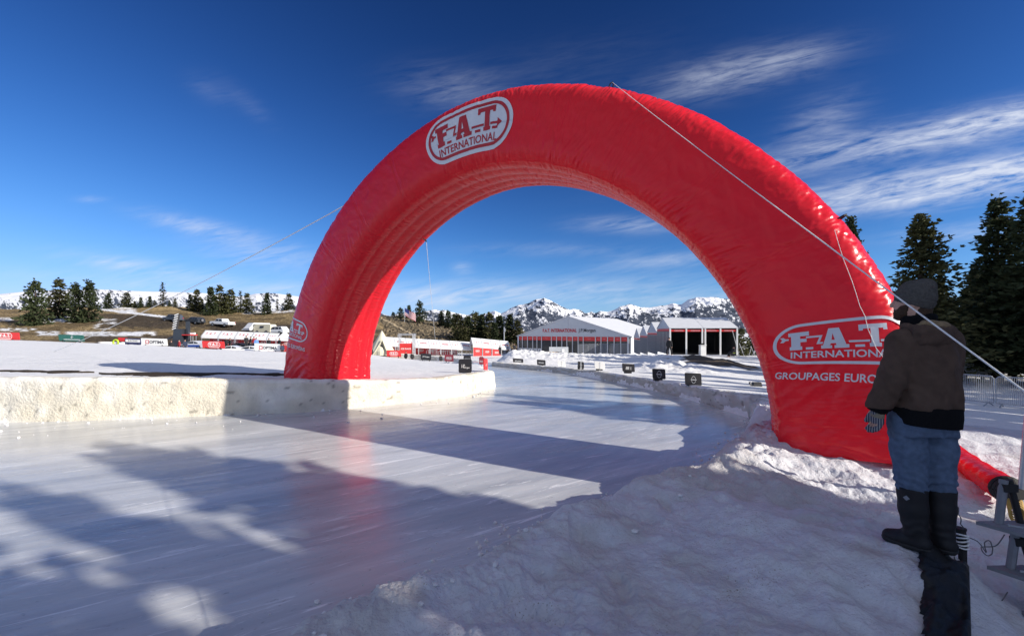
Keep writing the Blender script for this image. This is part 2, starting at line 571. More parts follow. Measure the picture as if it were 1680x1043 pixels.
def ice_mat():
    m = bpy.data.materials.new('ice')
    m.use_nodes = True
    nt = m.node_tree
    N, L = nt.nodes, nt.links
    b = N['Principled BSDF']
    tc = N.new('ShaderNodeTexCoord')

    def nz(scale, detail, stretch, rot, rough=.55, dist=0.0):
        mp = N.new('ShaderNodeMapping')
        mp.vector_type = 'TEXTURE'
        mp.inputs['Rotation'].default_value = (0, 0, R(rot))
        mp.inputs['Scale'].default_value = (stretch, 1, 1)
        L.new(tc.outputs['Object'], mp.inputs[0])
        n = N.new('ShaderNodeTexNoise')
        n.inputs['Scale'].default_value = scale
        n.inputs['Detail'].default_value = detail
        n.inputs['Roughness'].default_value = rough
        n.inputs['Distortion'].default_value = dist
        L.new(mp.outputs[0], n.inputs['Vector'])
        return n.outputs[0]

    def ramp(v, stops):
        r = N.new('ShaderNodeValToRGB')
        e = r.color_ramp.elements
        while len(e) < len(stops):
            e.new(.5)
        for i, (p, c) in enumerate(stops):
            e[i].position = p
            e[i].color = (*c, 1)
        L.new(v, r.inputs[0])
        return r.outputs[0]

    def mixc(f, a, c, bt='MIX'):
        x = N.new('ShaderNodeMix')
        x.data_type = 'RGBA'
        x.blend_type = bt
        if isinstance(f, float):
            x.inputs['Factor'].default_value = f
        else:
            L.new(f, x.inputs['Factor'])
        for k, v in (('A', a), ('B', c)):
            if isinstance(v, tuple):
                x.inputs[k].default_value = (*v, 1)
            else:
                L.new(v, x.inputs[k])
        return x.outputs['Result']
    big = nz(.35, 5, 3.0, 25)
    base = ramp(big, [(.3, (.47, .49, .52)), (.5, (.60, .615, .63)), (.72, (.75, .755, .765))])
    streak = nz(2.2, 6, 9.0, 32, .6, .4)
    base = mixc(.75, base, ramp(streak, [(.3, (.57, .58, .60)), (.62, (.98, .98, .98))]), 'MULTIPLY')
    # frost: thin white scrapes
    scr = nz(4.0, 7, 11.0, 35, .7, 2.2)
    scr2 = nz(3.2, 7, 9.0, -12, .72, 3.0)
    base = mixc(ramp(scr2, [(.63, (0, 0, 0)), (.70, (.5, .5, .5))]), base, (.84, .85, .87))
    scr3 = nz(13, 6, 13.0, 22, .7, 1.6)
    base = mixc(ramp(scr3, [(.62, (0, 0, 0)), (.67, (.8, .8, .8))]), base, (.90, .90, .91))
    scm = ramp(scr, [(.585, (0, 0, 0)), (.65, (.9, .9, .9))])
    base = mixc(scm, base, (.86, .87, .88))
    speck = nz(26, 3, 1.8, 30)
    base = mixc(ramp(speck, [(.27, (.5, .5, .5)), (.34, (0, 0, 0))]), base, (.22, .21, .22))
    # tyre ruts bending round the infield
    vs = N.new('ShaderNodeVectorMath')
    vs.operation = 'SUBTRACT'
    vs.inputs[1].default_value = (-13.0, 19.0, 0)
    L.new(tc.outputs['Object'], vs.inputs[0])
    ln = N.new('ShaderNodeVectorMath')
    ln.operation = 'LENGTH'
    L.new(vs.outputs[0], ln.inputs[0])
    wob = N.new('ShaderNodeMath')
    wob.operation = 'MULTIPLY_ADD'
    wob.inputs[1].default_value = 1.6
    L.new(big, wob.inputs[0])
    L.new(ln.outputs['Value'], wob.inputs[2])
    cx = N.new('ShaderNodeCombineXYZ')
    L.new(wob.outputs[0], cx.inputs[0])
    rn = N.new('ShaderNodeTexNoise')
    rn.inputs['Scale'].default_value = 2.6
    rn.inputs['Detail'].default_value = 8
    rn.inputs['Roughness'].default_value = .72
    L.new(cx.outputs[0], rn.inputs['Vector'])
    base = mixc(.6, base, ramp(rn.outputs[0], [(.34, (.74, .75, .78)), (.5, (.95, .95, .95)), (.66, (1.12, 1.12, 1.12))]), 'MULTIPLY')
    L.new(base, b.inputs['Base Color'])
    r1 = ramp(nz(1.3, 5, 4.0, 30), [(.35, (.10, .10, .10)), (.7, (.36, .36, .36))])
    L.new(r1, b.inputs['Roughness'])
    b.inputs['Specular IOR Level'].default_value = .55
    h = None
    for n, st, d in ((nz(1.1, 4, 4.0, 30), .22, .06), (nz(9, 5, 4.0, 33, .6, .5), .30, .018), (nz(46, 4, 2.0, 33), .30, .005)):
        bp = N.new('ShaderNodeBump')
        bp.inputs['Strength'].default_value = st
        bp.inputs['Distance'].default_value = d
        L.new(n, bp.inputs['Height'])
        if h is not None:
            L.new(h, bp.inputs['Normal'])
        h = bp.outputs[0]
    L.new(h, b.inputs['Normal'])
    return m


M['ice'] = ice_mat()


# ------------------------------------------------------------------ ground sheet, track
TRACK_R = [(-3.0, 2.1), (-1.6, 3.4), (-.94, 4.1), (-.45, 4.6), (.14, 5.1), (1.0, 5.65), (2.05, 6.4), (2.9, 7.1), (3.6, 8.0), (4.6, 9.2), (5.7, 10.5), (6.35, 11.6), (6.2, 13.2), (5.86, 16.2), (4.6, 20.7), (2.9, 24.7), (.4, 27.8), (-1.4, 30)]
TRACK_L = [(-36, 9.6), (-22, 9.5), (-11.5, 9.9), (-6.8, 10.83), (-4.88, 11.33), (-2.85, 12.8), (-1.6, 14.4), (-.95, 16.7), (-.72, 18.6), (-.9, 20.5), (-1.6, 24)]
POLY = [(-60, -25), (-12, -4), (-6, -.6)] + TRACK_R + [(-4, 42), (-8, 62), (-13, 73), (-22, 77), (-50, 76), (-90, 74), (-90, 64.5), (-52, 61), (-43.5, 63), (-33.8, 65), (-22.7, 68.5), (-12.8, 66.5), (-7.6, 58.5), (-3.7, 41), (-1.6, 27)] + TRACK_L[::-1] + [(-70, 9)]


def seg_dist(x, y, P, closed=False):
    d = np.full(x.shape, 1e9)
    n = len(P)
    for i in range(n if closed else n - 1):
        (ax, ay), (bx, by) = P[i], P[(i + 1) % n]
        ex, ey = bx - ax, by - ay
        t = np.clip(((x - ax) * ex + (y - ay) * ey) / (ex * ex + ey * ey), 0, 1)
        np.minimum(d, np.hypot(x - ax - t * ex, y - ay - t * ey), out=d)
    return d


def inside(x, y, P):
    c = np.zeros(x.shape, bool)
    n = len(P)
    for i in range(n):
        (ax, ay), (bx, by) = P[i], P[(i + 1) % n]
        if ay == by:
            continue
        c ^= ((ay > y) != (by > y)) & (x < (bx - ax) * (y - ay) / (by - ay) + ax)
    return c


def z_ice(x, y):
    dl, dr = seg_dist(x, y, TRACK_L), seg_dist(x, y, [(-60, -25), (-12, -4)] + TRACK_R)
    z = .27 * dr / (dr + dl + 1e-6) * smooth(19, 13, y)
    return z - .055 * np.maximum(y - 33, 0)


CTRL = [  # x, y, z of the snow
    (0, 0, .62), (-2.5, 0.2, .5), (-6, -4, .5), (2.7, 3.0, .97), (3.0, 3.0, .97), (3.35, 3.05, .36), (3.6, 2.5, .26), (2.75, 2.4, .55), (2.2, 2.4, .64), (3.9, 3.6, .36), (1.2, 4.2, .64), (.4, 3.4, .60), (2.6, 5.3, .72), (4.8, 6.3, .76), (3.4, 5.6, .78), (6.6, 8.2, .66), (4.6, 3.2, .34), (6, 4.2, .42), (3, 0, .4), (8, 0, .4),
    (9, 8, .38), (12, 12, .05), (17, 16.3, -.42), (24, 17, -.65), (20, 30, -.7), (40, 30, -1.1), (45, 5, -.3), (20, -15, .3), (-20, -30, .3), (9, 13, .38), (8, 18, .28), (6.5, 23, .2), (3, 27, .12), (14, 24, -.05), (12, 35, -.05),
    (16.6, 45, -.02), (24, 45, -.12), (21.8, 79, -1.85), (30, 80, -2), (1, 79, -2.5), (1, 50, -1.2), (2, 36, -.1), (-18, 86, -2.5), (-8, 76, -2.6),
    (-11.5, 10.2, 1.22), (-8, 11.1, 1.1), (-5.2, 12.6, .97), (-3.0, 14, .86), (-1.6, 16.6, .76), (-1.2, 19.5, .62), (-20, 11, 1.25), (-40, 14, 1.4), (-10, 20, .95), (-20, 30, .9), (-8, 30, .25), (-50, 40, 1.4),
    (-80, 63, 1.4), (-70.5, 60.5, 1.26), (-49, 60, .50), (-43, 61.5, -.02), (-33.8, 63.5, -.50), (-22.6, 67, -1.0), (-12.7, 65, -1.98), (-8, 58, -1.9), (-4, 40.5, -.72), (-2, 27, .2),
    (-70, 80, .8), (-50, 78, -.6), (-36, 72, -.9), (-20, 85, -2.3), (60, 60, -1.5), (90, 0, 0), (-110, 20, 2), (20, 110, -2.5), (-40, 115, -1)]
CT = np.array(CTRL, float)


def tps_fit(P, lam=.02):
    n = len(P)
    d = np.hypot(P[:, None, 0] - P[None, :, 0], P[:, None, 1] - P[None, :, 1])
    K = d + 0.0                                             # linear kernel: no overshoot
    A = np.zeros((n + 1, n + 1))
    A[:n, :n] = K - lam * np.eye(n)
    A[:n, n] = A[n, :n] = 1
    return np.linalg.solve(A, np.append(P[:, 2], 0))


TW = tps_fit(CT)


def tps(x, y):
    z = np.full(x.shape, TW[-1])
    for i in range(len(CT)):
        z += TW[i] * np.sqrt((x - CT[i, 0]) ** 2 + (y - CT[i, 1]) ** 2 + .09)
    return z


BERM = [(-2.4, 33.5, .45), (-1.2, 36, .72), (.6, 37, .74), (3.2, 37, .56), (6.2, 37, .42), (9.8, 37, .36), (12.4, 37, .30), (15.5, 37, .1)]


def ground_z(x, y):
    r = np.hypot(x, y)
    z = tps(x, y)
    z = z + (-2.2 - z) * smooth(95, 150, r)
    # piled snow berm along the far side of the track
    b = np.array(BERM)
    bz = np.interp(x, b[:, 0], b[:, 2], left=-5, right=-5)
    by = np.interp(x, b[:, 0], b[:, 1])
    prof = np.where(y < by, np.clip(1 - (by - y) / 6.0, 0, 1) ** .8, smooth(5, .8, y - by))
    lump = fbm(x * .9, y * .9, oct=4, seed=41) * .12 + np.abs(fbm(x * 2.1 + y * .8, y * 1.5 - x * .4, oct=4, seed=45, rough=.66)) * .26 - .06
    z = z + np.maximum(bz + lump - z, 0) * prof * smooth(-1.8, .2, x) * smooth(16.5, 14, x)
    # bare mound in front of the open tent
    g = np.exp(-(((x - 13.9) / 3.0) ** 2 + ((y - 31) / 4.6) ** 2))
    z = z + .62 * g * (1 + fbm(x, y, oct=3, seed=52) * .35)
    z = z + .35 * np.exp(-(((x - 9.5) / 2.0) ** 2 + ((y - 27) / 3.0) ** 2)) * (1 + fbm(x * 2, y * 2, oct=3, seed=57))
    return z


_pr = np.random.default_rng(91)
PRINTS = [(u * 4.4 - .6, 1.7 + v * 3.4, a * 6.28) for u, v, a in _pr.random((46, 3))]


def prints(x, y):
    """boot prints trodden into the bank"""
    d = np.zeros(x.shape)
    k = (np.hypot(x - 1.6, y - 3.4) < 4)
    xs, ys = x[k], y[k]
    q = np.zeros(xs.shape)
    for px, py, a in PRINTS:
        u = (xs - px) * math.cos(a) + (ys - py) * math.sin(a)
        v = -(xs - px) * math.sin(a) + (ys - py) * math.cos(a)
        e = (u / .15) ** 4 + (v / .060) ** 4
        q = np.maximum(q, .034 * np.exp(-e) - .008 * np.exp(-((e - 2.2) / 1.2) ** 2))
    d[k] = q
    return d


def ground_full(x, y):
    z = ground_z(x, y)
    P = POLY
    far = np.hypot(x, y) > 130
    sd = np.where(far, 99., 0)
    k = ~far
    xs, ys = x[k], y[k]
    d = seg_dist(xs, ys, P, True)
    ins = inside(xs, ys, P)
    sd[k] = np.where(ins, -d, d)
    near = smooth(-9, -5, x) * smooth(10.5, 7.5, y) * (x > -9)      # the trodden bank on this side of the ice
    rough = smooth(24, 8, np.hypot(x, y)) * (sd > -.3)
    edge = fbm(x * 1.3, y * 1.3, oct=4, seed=3) * .28 * near
    s = sd + edge
    wid = .28 + near * (.75 + .35 * noise(x * .7, y * .7, seed=9))
    zi = np.where(far, 0, z_ice(x, y)) - .22
    t = np.clip((s + .08) / wid, 0, 1)
    t = t * t * (3 - 2 * t)
    lum = near * (fbm(x * 1.5, y * 1.5, oct=3, seed=11) * .10 + fbm(x * 6, y * 6, oct=3, seed=15) * .035)
    rim = near * .07 * np.exp(-((s - wid) / .28) ** 2)
    clod = (1 - np.abs(fbm(x * 4.2, y * 4.2, oct=3, seed=31)) * 2) * .017 + (1 - np.abs(fbm(x * 10.5 + 3, y * 10.5, oct=3, seed=34)) * 2) * .013
    lum = lum + near * clod * (.25 + smooth(.4, .7, noise(x * 1.1, y * 1.1, seed=37)) + .9 * np.exp(-((s - .7) / .6) ** 2)) * smooth(11, 6, np.hypot(x, y))
    lum = lum - near * prints(x, y)
    crumb = near * np.exp(-((s - .25) / .3) ** 2) * np.abs(fbm(x * 13, y * 13, oct=3, seed=19)) * .10
    field = (1 - near) * fbm(x * .5, y * .5, oct=3, seed=23) * .05 * smooth(90, 30, np.hypot(x, y))
    fine = rough * fbm(x * 24, y * 24, oct=3, seed=27, rough=.6) * .008
    zo = z + lum + rim + field
    return zi + (zo - zi) * t + crumb + fine, s


def snow_cols(x, y, z, s):
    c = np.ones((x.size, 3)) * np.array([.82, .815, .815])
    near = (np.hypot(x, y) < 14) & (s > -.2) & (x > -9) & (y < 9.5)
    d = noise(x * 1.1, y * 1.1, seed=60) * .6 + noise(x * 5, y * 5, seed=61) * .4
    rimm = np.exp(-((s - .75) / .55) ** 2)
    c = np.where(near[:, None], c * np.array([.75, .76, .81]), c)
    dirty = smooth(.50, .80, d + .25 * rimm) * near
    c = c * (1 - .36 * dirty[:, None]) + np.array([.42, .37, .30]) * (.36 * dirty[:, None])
    # bare mound
    g = np.exp(-(((x - 14.3) / 3.0) ** 2 + ((y - 30.5) / 4.6) ** 2)) + fbm(x * .9, y * .9, oct=4, seed=66) * .35
    k = smooth(.40, .55, g)[:, None]
    c = c * (1 - k) + np.array([.10, .075, .05]) * (.8 + .5 * noise(x * 3, y * 3, seed=67))[:, None] * k
    # trodden track beside the berm, and brown verge below the left hill
    e = smooth(66, 74, y) * smooth(-8, -22, x)
    k = (smooth(.42, .6, noise(x * .12, y * .3, seed=69)) * e)[:, None]
    c = c * (1 - k) + np.array([.13, .10, .065]) * k
    return c


def polar_sheet():
    a1 = np.radians(np.linspace(-62, 62, 900))
    a2 = np.radians(np.linspace(62, 298, 60))[1:-1]
    A = np.concatenate([a1, a2])
    rr = [0.5]
    while rr[-1] < 9000:
        r = rr[-1]
        rr.append(r * (1.0055 if r < 9 else 1.011 if r < 29 else (1.0045 if r < 44 else (1.02 if r < 110 else 1.12))))
    r = np.array(rr)
    RR, AA = np.meshgrid(r, A, indexing='ij')
    x, y = (RR * np.sin(AA)).ravel(), (RR * np.cos(AA)).ravel()
    z, s = ground_full(x, y)
    V = np.stack([x, y, z], -1)
    F = grid_faces(len(r), len(A), wrap_m=True)
    c0 = len(V)
    V = np.vstack([V, [[0, 0, float(np.mean(z[:len(A)]))]]])
    tri = [[c0, (j + 1) % len(A), j, j] for j in range(len(A))]
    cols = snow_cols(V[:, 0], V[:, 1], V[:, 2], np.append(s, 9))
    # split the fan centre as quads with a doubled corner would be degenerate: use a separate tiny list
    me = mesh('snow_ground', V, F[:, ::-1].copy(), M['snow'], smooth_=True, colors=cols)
    bm = bmesh.new()
    bm.from_mesh(me.data)
    bm.verts.ensure_lookup_table()
    for j in range(len(A)):
        f = bm.faces.new([bm.verts[c0], bm.verts[(j + 1) % len(A)], bm.verts[j]])
        f.smooth = True
    bm.to_mesh(me.data)
    bm.free()
    return tag(me, kind='structure')


polar_sheet()


def gz(x, y):
    z, _ = ground_full(np.array([float(x)]), np.array([float(y)]))
    return float(z[0])


def ice_sheet():
    xs = np.arange(-62, 9.01, .3)
    ys = np.arange(-26, 60.01, .3)
    X, Y = np.meshgrid(xs, ys, indexing='ij')
    z = z_ice(X.ravel(), Y.ravel()).reshape(X.shape)
    xc, yc = (X[:-1, :-1] + .15).ravel(), (Y[:-1, :-1] + .15).ravel()
    keep = (inside(xc, yc, POLY) | (seg_dist(xc, yc, POLY, True) < .5)) & (yc < 56)
    F = grid_faces(*X.shape)[keep]
    used = np.unique(F)
    mp = np.zeros(X.size, int)
    mp[used] = np.arange(len(used))
    V = np.stack([X.ravel(), Y.ravel(), z.ravel()], -1)[used]
    tag(mesh('ice_track', V, mp[F], M['ice'], smooth_=True), kind='structure')


ice_sheet()


def resample(P, step):
    P = np.array(P, float)
    # Catmull-Rom through the points, then even steps
    Q = []
    n = len(P)
    for i in range(n - 1):
        p0, p1, p2, p3 = P[max(i - 1, 0)], P[i], P[i + 1], P[min(i + 2, n - 1)]
        for t in np.linspace(0, 1, 24, endpoint=False):
            Q.append(.5 * ((2 * p1) + (-p0 + p2) * t + (2 * p0 - 5 * p1 + 4 * p2 - p3) * t * t + (-p0 + 3 * p1 - 3 * p2 + p3) * t ** 3))
    Q.append(P[-1])
    Q = np.array(Q)
    s = np.append(0, np.cumsum(np.hypot(*np.diff(Q[:, :2], axis=0).T)))
    t = np.arange(0, s[-1], step)
    return np.stack([np.interp(t, s, Q[:, k]) for k in range(Q.shape[1])], -1)


def snow_wall(name, P, width, step, side, label, tint, seed, zbase=None, amp=1.0):
    """P: x, y, top height.  A ridge of ploughed snow: rough face, crumbled crest."""
    C = resample(P, step)
    d = np.gradient(C[:, :2], axis=0)
    d /= np.linalg.norm(d, axis=1)[:, None]
    nrm = np.stack([d[:, 1], -d[:, 0]], -1) * side          # away from the ice
    m_ = 34
    u = np.linspace(0, 1, m_)
    # profile: face (0..0.5), crest, back
    pu = np.interp(u, [0, .06, .5, .62, .8, 1], [-.12, 0, .07, .16, .75, 1.0])
    pv = np.interp(u, [0, .06, .5, .62, .8, 1], [-.25, 0, .90, 1.0, .97, .55])
    s = np.arange(len(C)) * step
    S, Uu = np.meshgrid(s, u, indexing='ij')
    z0 = z_ice(C[:, 0], C[:, 1]) if zbase is None else np.full(len(C), zbase)
    top = C[:, 2] + fbm(s * .8, s * 0, oct=4, seed=seed) * .05 * amp + fbm(s * 4, s * 0, oct=3, seed=seed + 5) * .035 * amp
    face = fbm(S * 1.2, Uu * 2.2, oct=4, seed=seed + 9) * .07 + fbm(S * 7, Uu * 7, oct=4, seed=seed + 15) * .045
    off = pu[None] * width + face * smooth(0, .1, Uu) * amp
    X = C[:, None, 0] + nrm[:, None, 0] * off
    Y = C[:, None, 1] + nrm[:, None, 1] * off
    Z = z0[:, None] + (top - z0)[:, None] * pv[None] + fbm(S * 9, Uu * 12, oct=3, seed=seed + 21) * .03 * amp * smooth(.4, .6, Uu)
    V = np.stack([X, Y, Z], -1).reshape(-1, 3)
    d_ = noise(S * .7, Uu * 3, seed=seed + 30) * .5 + noise(S * 3, Uu * 6, seed=seed + 31) * .5
    c = np.array(tint[0]) + (np.array(tint[1]) - np.array(tint[0])) * smooth(.3, .8, d_ + .25 * (1 - Uu) * (Uu < .5))[..., None]
    spk = ((noise(S * 9, Uu * 16, seed=seed + 33) > .90) & (noise(S * 1.2, Uu * 3, seed=seed + 34) > .4))
    c[spk] *= .5
    o = mesh(name, V, grid_faces(len(C), m_), M['wall_snow'], smooth_=True, colors=c.reshape(-1, 3))
    tag(o, label, 'snow wall')
    return o


HL = [1.28, 1.28, 1.28, 1.15, 1.06, .93, .88, .78, .68, .5, .3]
snow_wall('snow_wall', [(p[0], p[1], h) for p, h in zip(TRACK_L, HL)], .85, .06, -1, 'long creamy ploughed snow wall along the far left edge of the ice, under the left foot of the arch',
          ((.78, .76, .705), (.67, .62, .51)), 71, amp=.5)
TR = [(5.2, 8.6), (5.45, 9.4)] + TRACK_R[10:]
HR = [.02, .40, .58, .58, .50, .38, .34, .30, .28, .28]
snow_wall('snow_wall', [(p[0], p[1], h) for p, h in zip(TR, HR)], .6, .07, 1, 'low grey snow wall curving along the right side of the ice behind the arch',
          ((.66, .66, .66), (.48, .46, .42)), 91)
FW = [at(600, 575.5, 75.5), at(640, 578, 75), at(690, 582.5, 73), at(735, 587, 66), at(775, 592, 50), at(800, 598, 36), at(812, 599, 31)]
snow_wall('snow_wall', [tuple(p) for p in FW], 1.2, .25, -1, 'low white snow wall at the far end of the infield in front of the small people', ((.80, .79, .76), (.66, .62, .52)), 101, zbase=-2.6, amp=1.4)


def dirt_strip(pts, half, z_off, label):
    """bare earth showing through the infield snow, a thin humped sheet"""
    C = resample(pts, .12)
    d = np.gradient(C[:, :2], axis=0)
    d /= np.linalg.norm(d, axis=1)[:, None]
    nrm = np.stack([-d[:, 1], d[:, 0]], -1)
    s = np.linspace(0, 1, len(C))
    hw = half * np.sin(np.pi * s) ** .5 * np.clip(1 + 1.5 * fbm(s * 11, s * 0, oct=5, seed=120, rough=.65), .35, 2)
    u = np.linspace(-1, 1, 15)
    X = C[:, None, 0] + nrm[:, None, 0] * hw[:, None] * u
    Y = C[:, None, 1] + nrm[:, None, 1] * hw[:, None] * u
    Z, _ = ground_full(X.ravel(), Y.ravel())
    Z = Z.reshape(X.shape) + z_off * .6 * (1 - u[None] ** 2) - .02 + fbm(X * 3, Y * 3, oct=3, seed=123) * .02
    tag(mesh('dirt_patch', np.stack([X, Y, Z], -1).reshape(-1, 3), grid_faces(*X.shape), M['dirt'], smooth_=True), kind='structure')


# ------------------------------------------------------------------ hills and mountains
def ridge_sheet(name, ridge, D, foot, zfoot, rows, cols, relief, colfn, mt, seed, back=.25, curve=1.0, px=None):
    """terrain that climbs from its foot to a skyline; ridge = (px, py) of the skyline seen at distance D"""
    rg = np.array(ridge, float)
    pxs = np.linspace(rg[0, 0], rg[-1, 0], cols)
    rz = np.interp(pxs, rg[:, 0], rg[:, 1])
    t = np.concatenate([np.linspace(0, 1, rows), 1 + np.linspace(0, 1, 12)[1:] * back])
    T, PX = np.meshgrid(t, pxs, indexing='ij')
    Dm = D(pxs) if callable(D) else np.full(cols, float(D))
    Fm = foot(pxs) if callable(foot) else np.full(cols, float(foot))
    Yd = Fm[None] + (Dm - Fm)[None] * T
    X = (PX - CX) / FPX * Yd
    zr = CAMZ + (HY - rz) / FPX * Dm
    zf = zfoot(pxs) if callable(zfoot) else np.full(cols, float(zfoot))
    prof = np.where(T <= 1, T ** curve, 1 - (T - 1) / back * .6)
    Z = zf[None] + (zr - zf)[None] * prof
    Z = Z + relief(X, Yd, T)
    V = np.stack([X, Yd, Z], -1).reshape(-1, 3)
    c = colfn(X.ravel(), Yd.ravel(), Z.ravel(), T.ravel(), PX.ravel())
    o = mesh(name, V, grid_faces(len(t), cols)[:, ::-1].copy(), mt, smooth_=True, colors=c)
    tag(o, kind='structure')
    return lambda x, y: None, (pxs, Fm, Dm, zr, zf, curve)


def hillz(info, px, Y):
    pxs, Fm, Dm, zr, zf, cv = info
    f, d, a, b = [np.interp(px, pxs, q) for q in (Fm, Dm, zf, zr)]
    t = np.clip((Y - f) / (d - f), 0, 1)
    return a + (b - a) * t ** cv


def drop(info, px, py, lo=None, hi=None):
    """the point where the ray through a photo pixel meets a hillside"""
    pxs, Fm, Dm = info[:3]
    lo, hi = np.interp(px, pxs, Fm) + .5, np.interp(px, pxs, Dm)
    Y = np.linspace(lo, hi, 600)
    z = CAMZ - (py - HY) / FPX * Y
    h = np.array([hillz(info, px, q) for q in Y])
    k = np.nonzero(h >= z)[0]
    Yq = Y[k[0]] if len(k) else hi
    return np.array([(px - CX) / FPX * Yq, Yq, hillz(info, px, Yq)])


def left_hill_cols(X, Y, Z, T, PX):
    PY = HY - (Z - CAMZ) / Y * FPX
    n1, n2, n3 = noise(X * .25, Y * .25, seed=200), noise(X * 1.3, Y * 1.3, seed=201), noise(X * 5, Y * 2.5, seed=202)
    tanc, brn, drk = np.array([.33, .245, .13]), np.array([.17, .125, .07]), np.array([.075, .060, .046])
    k = smooth(.3, .7, .5 * n1 + .3 * n2 + .2 * n3)
    c = brn + (tanc - brn) * k[:, None]
    bank = smooth(512, 503, PY + (n2 - .5) * 4)
    c = c + (np.array([.42, .31, .155]) - c) * (bank * .75)[:, None]
    # dark graded earth below the road, dark cut bank behind the cars
    e = smooth(140, 190, PX) * smooth(345, 330, PX) * smooth(512 + .045 * (PX - 170), 516 + .045 * (PX - 170), PY) * smooth(541, 535, PY + (n2 - .5) * 6)
    e = np.maximum(e, smooth(335, 350, PX) * smooth(524, 528, PY - .05 * (PX - 340)) * smooth(549, 543, PY))
    e = np.maximum(e, .85 * smooth(548, 552, PY) * smooth(60, 130, PX))
    c = c + (drk * (.75 + .6 * n3)[:, None] - c) * (e * .9)[:, None]
    bush = smooth(.60, .72, n3) * smooth(505, 515, PY)
    c = c * (1 - .5 * bush[:, None])
    snow = np.array([.80, .81, .84])
    road = np.abs(PY - (507 + (PX - 165) * .121)) < 1.7
    road &= (PX > 160) & (PX < 300)
    s = road * 1.0
    for (x0, x1, y0, y1, th) in ((72, 125, 519, 529, .42), (-20, 20, 521, 527, .40), (0, 60, 538, 543, .55), (60, 96, 543, 550, .45), (108, 255, 544, 551, .40), (155, 190, 523, 540, .62),
                                 (195, 222, 507, 514, .35), (95, 122, 500, 510, .45), (170, 222, 503.5, 506.5, .3), (405, 480, 502, 513, .42), (400, 412, 505, 515, .4)):
        w = smooth(x0 - 6, x0 + 6, PX) * smooth(x1 + 6, x1 - 6, PX) * smooth(y0 - 1.5, y0 + 1.5, PY) * smooth(y1 + 1.5, y1 - 1.5, PY)
        s = np.maximum(s, w * smooth(th - .06, th + .10, .55 * n2 + .45 * n1))
    return c + (snow - c) * np.clip(s, 0, 1)[:, None]


LH = [(-260, 512), (-100, 507), (0, 507), (60, 506), (100, 504), (140, 505), (170, 504), (225, 503), (250, 501), (280, 501.5), (310, 506), (340, 511), (380, 510), (410, 512), (440, 511), (470, 508), (500, 508), (560, 512), (600, 519), (625, 531), (640, 545)]
_, LHI = ridge_sheet('grassy_hill', LH, lambda p: np.full_like(p, 138.), lambda p: np.interp(p, [-260, 100, 640], [68, 74, 86]), lambda p: np.interp(p, [-260, 0, 240, 460, 640], [.9, .6, -.4, -1.0, -2.4]), 150, 760,
                    lambda X, Y, T: (fbm(X * .12, Y * .12, oct=3, seed=210) * .5 + fbm(X * .8, Y * .8, oct=4, seed=214) * .22) * np.clip(T * 4, 0, 1) * np.where(T > 1, .3, 1), left_hill_cols, M['hill'], 5, curve=.95)


def sage_cols(X, Y, Z, T, PX):
    n2, n3 = noise(X * .5, Y * .5, seed=221), noise(X * 2.2, Y * 1.4, seed=222)
    c = np.array([.26, .20, .125]) + (np.array([.16, .13, .09]) - np.array([.26, .20, .125])) * n2[:, None]
    b = smooth(.48, .66, n3)
    c = c + (np.array([.085, .078, .06]) - c) * (b * .85)[:, None]
    PY = HY - (Z - CAMZ) / Y * FPX
    path = np.abs(PY - (529 + (PX - 640) * .52)) < 1.1
    path &= (PX > 625) & (PX < 692)
    c[path] = (.5, .40, .27)
    return c


SH = [(520, 535), (570, 526), (600, 520), (630, 519), (660, 520.5), (690, 524), (720, 529), (750, 533), (790, 537), (830, 541), (870, 546), (920, 556)]
_, SHI = ridge_sheet('sagebrush_hill', SH, 165., 98., -2.6, 140, 460,
                    lambda X, Y, T: (np.abs(fbm(X * .55, Y * .4, oct=3, seed=230)) * .9 + fbm(X * 2, Y * 1.5, oct=3, seed=234) * .5) * np.clip(T * 5, 0, 1) * np.where(T > .98, .4, 1), sage_cols, M['hill'], 6, curve=.9)


def ridged(x, y, oct, seed):
    a, s, t = 1., 0., 0.
    for i in range(oct):
        s = s + a * (1 - np.abs(noise(x, y, seed=seed + i) * 2 - 1)) ** 1.6
        t += a
        a *= .52
        x, y = x * 2.07 + 5.2, y * 2.07 + 1.3
    return s / t


def mount_cols(lo, tree_px):
    def f(X, Y, Z, T, PX):
        s = Y / 4500.0
        k = 1 / (64. * s)
        n1 = fbm(X * k * .5, Z * k * 1.0, oct=4, seed=301)
        n2 = fbm(X * k * 2.2, Z * k * 2.6 + X * k * .8, oct=4, seed=305)
        n3 = fbm(X * k * 7, Z * k * 8, oct=3, seed=309)
        v = .60 * n1 + .70 * n2 + .55 * n3
        th = lo + .62 * smooth(.45, .95, T) * (.35 + 1.2 * noise(X * k * .20, Z * k * .3, seed=312))
        k2 = smooth(th - .07, th + .07, v + .18)[:, None]
        rock = np.array([.060, .072, .100]) * (1 + .4 * n3)[:, None]
        snow = np.array([.82, .83, .86])
        return snow + (rock - snow) * k2
    return f


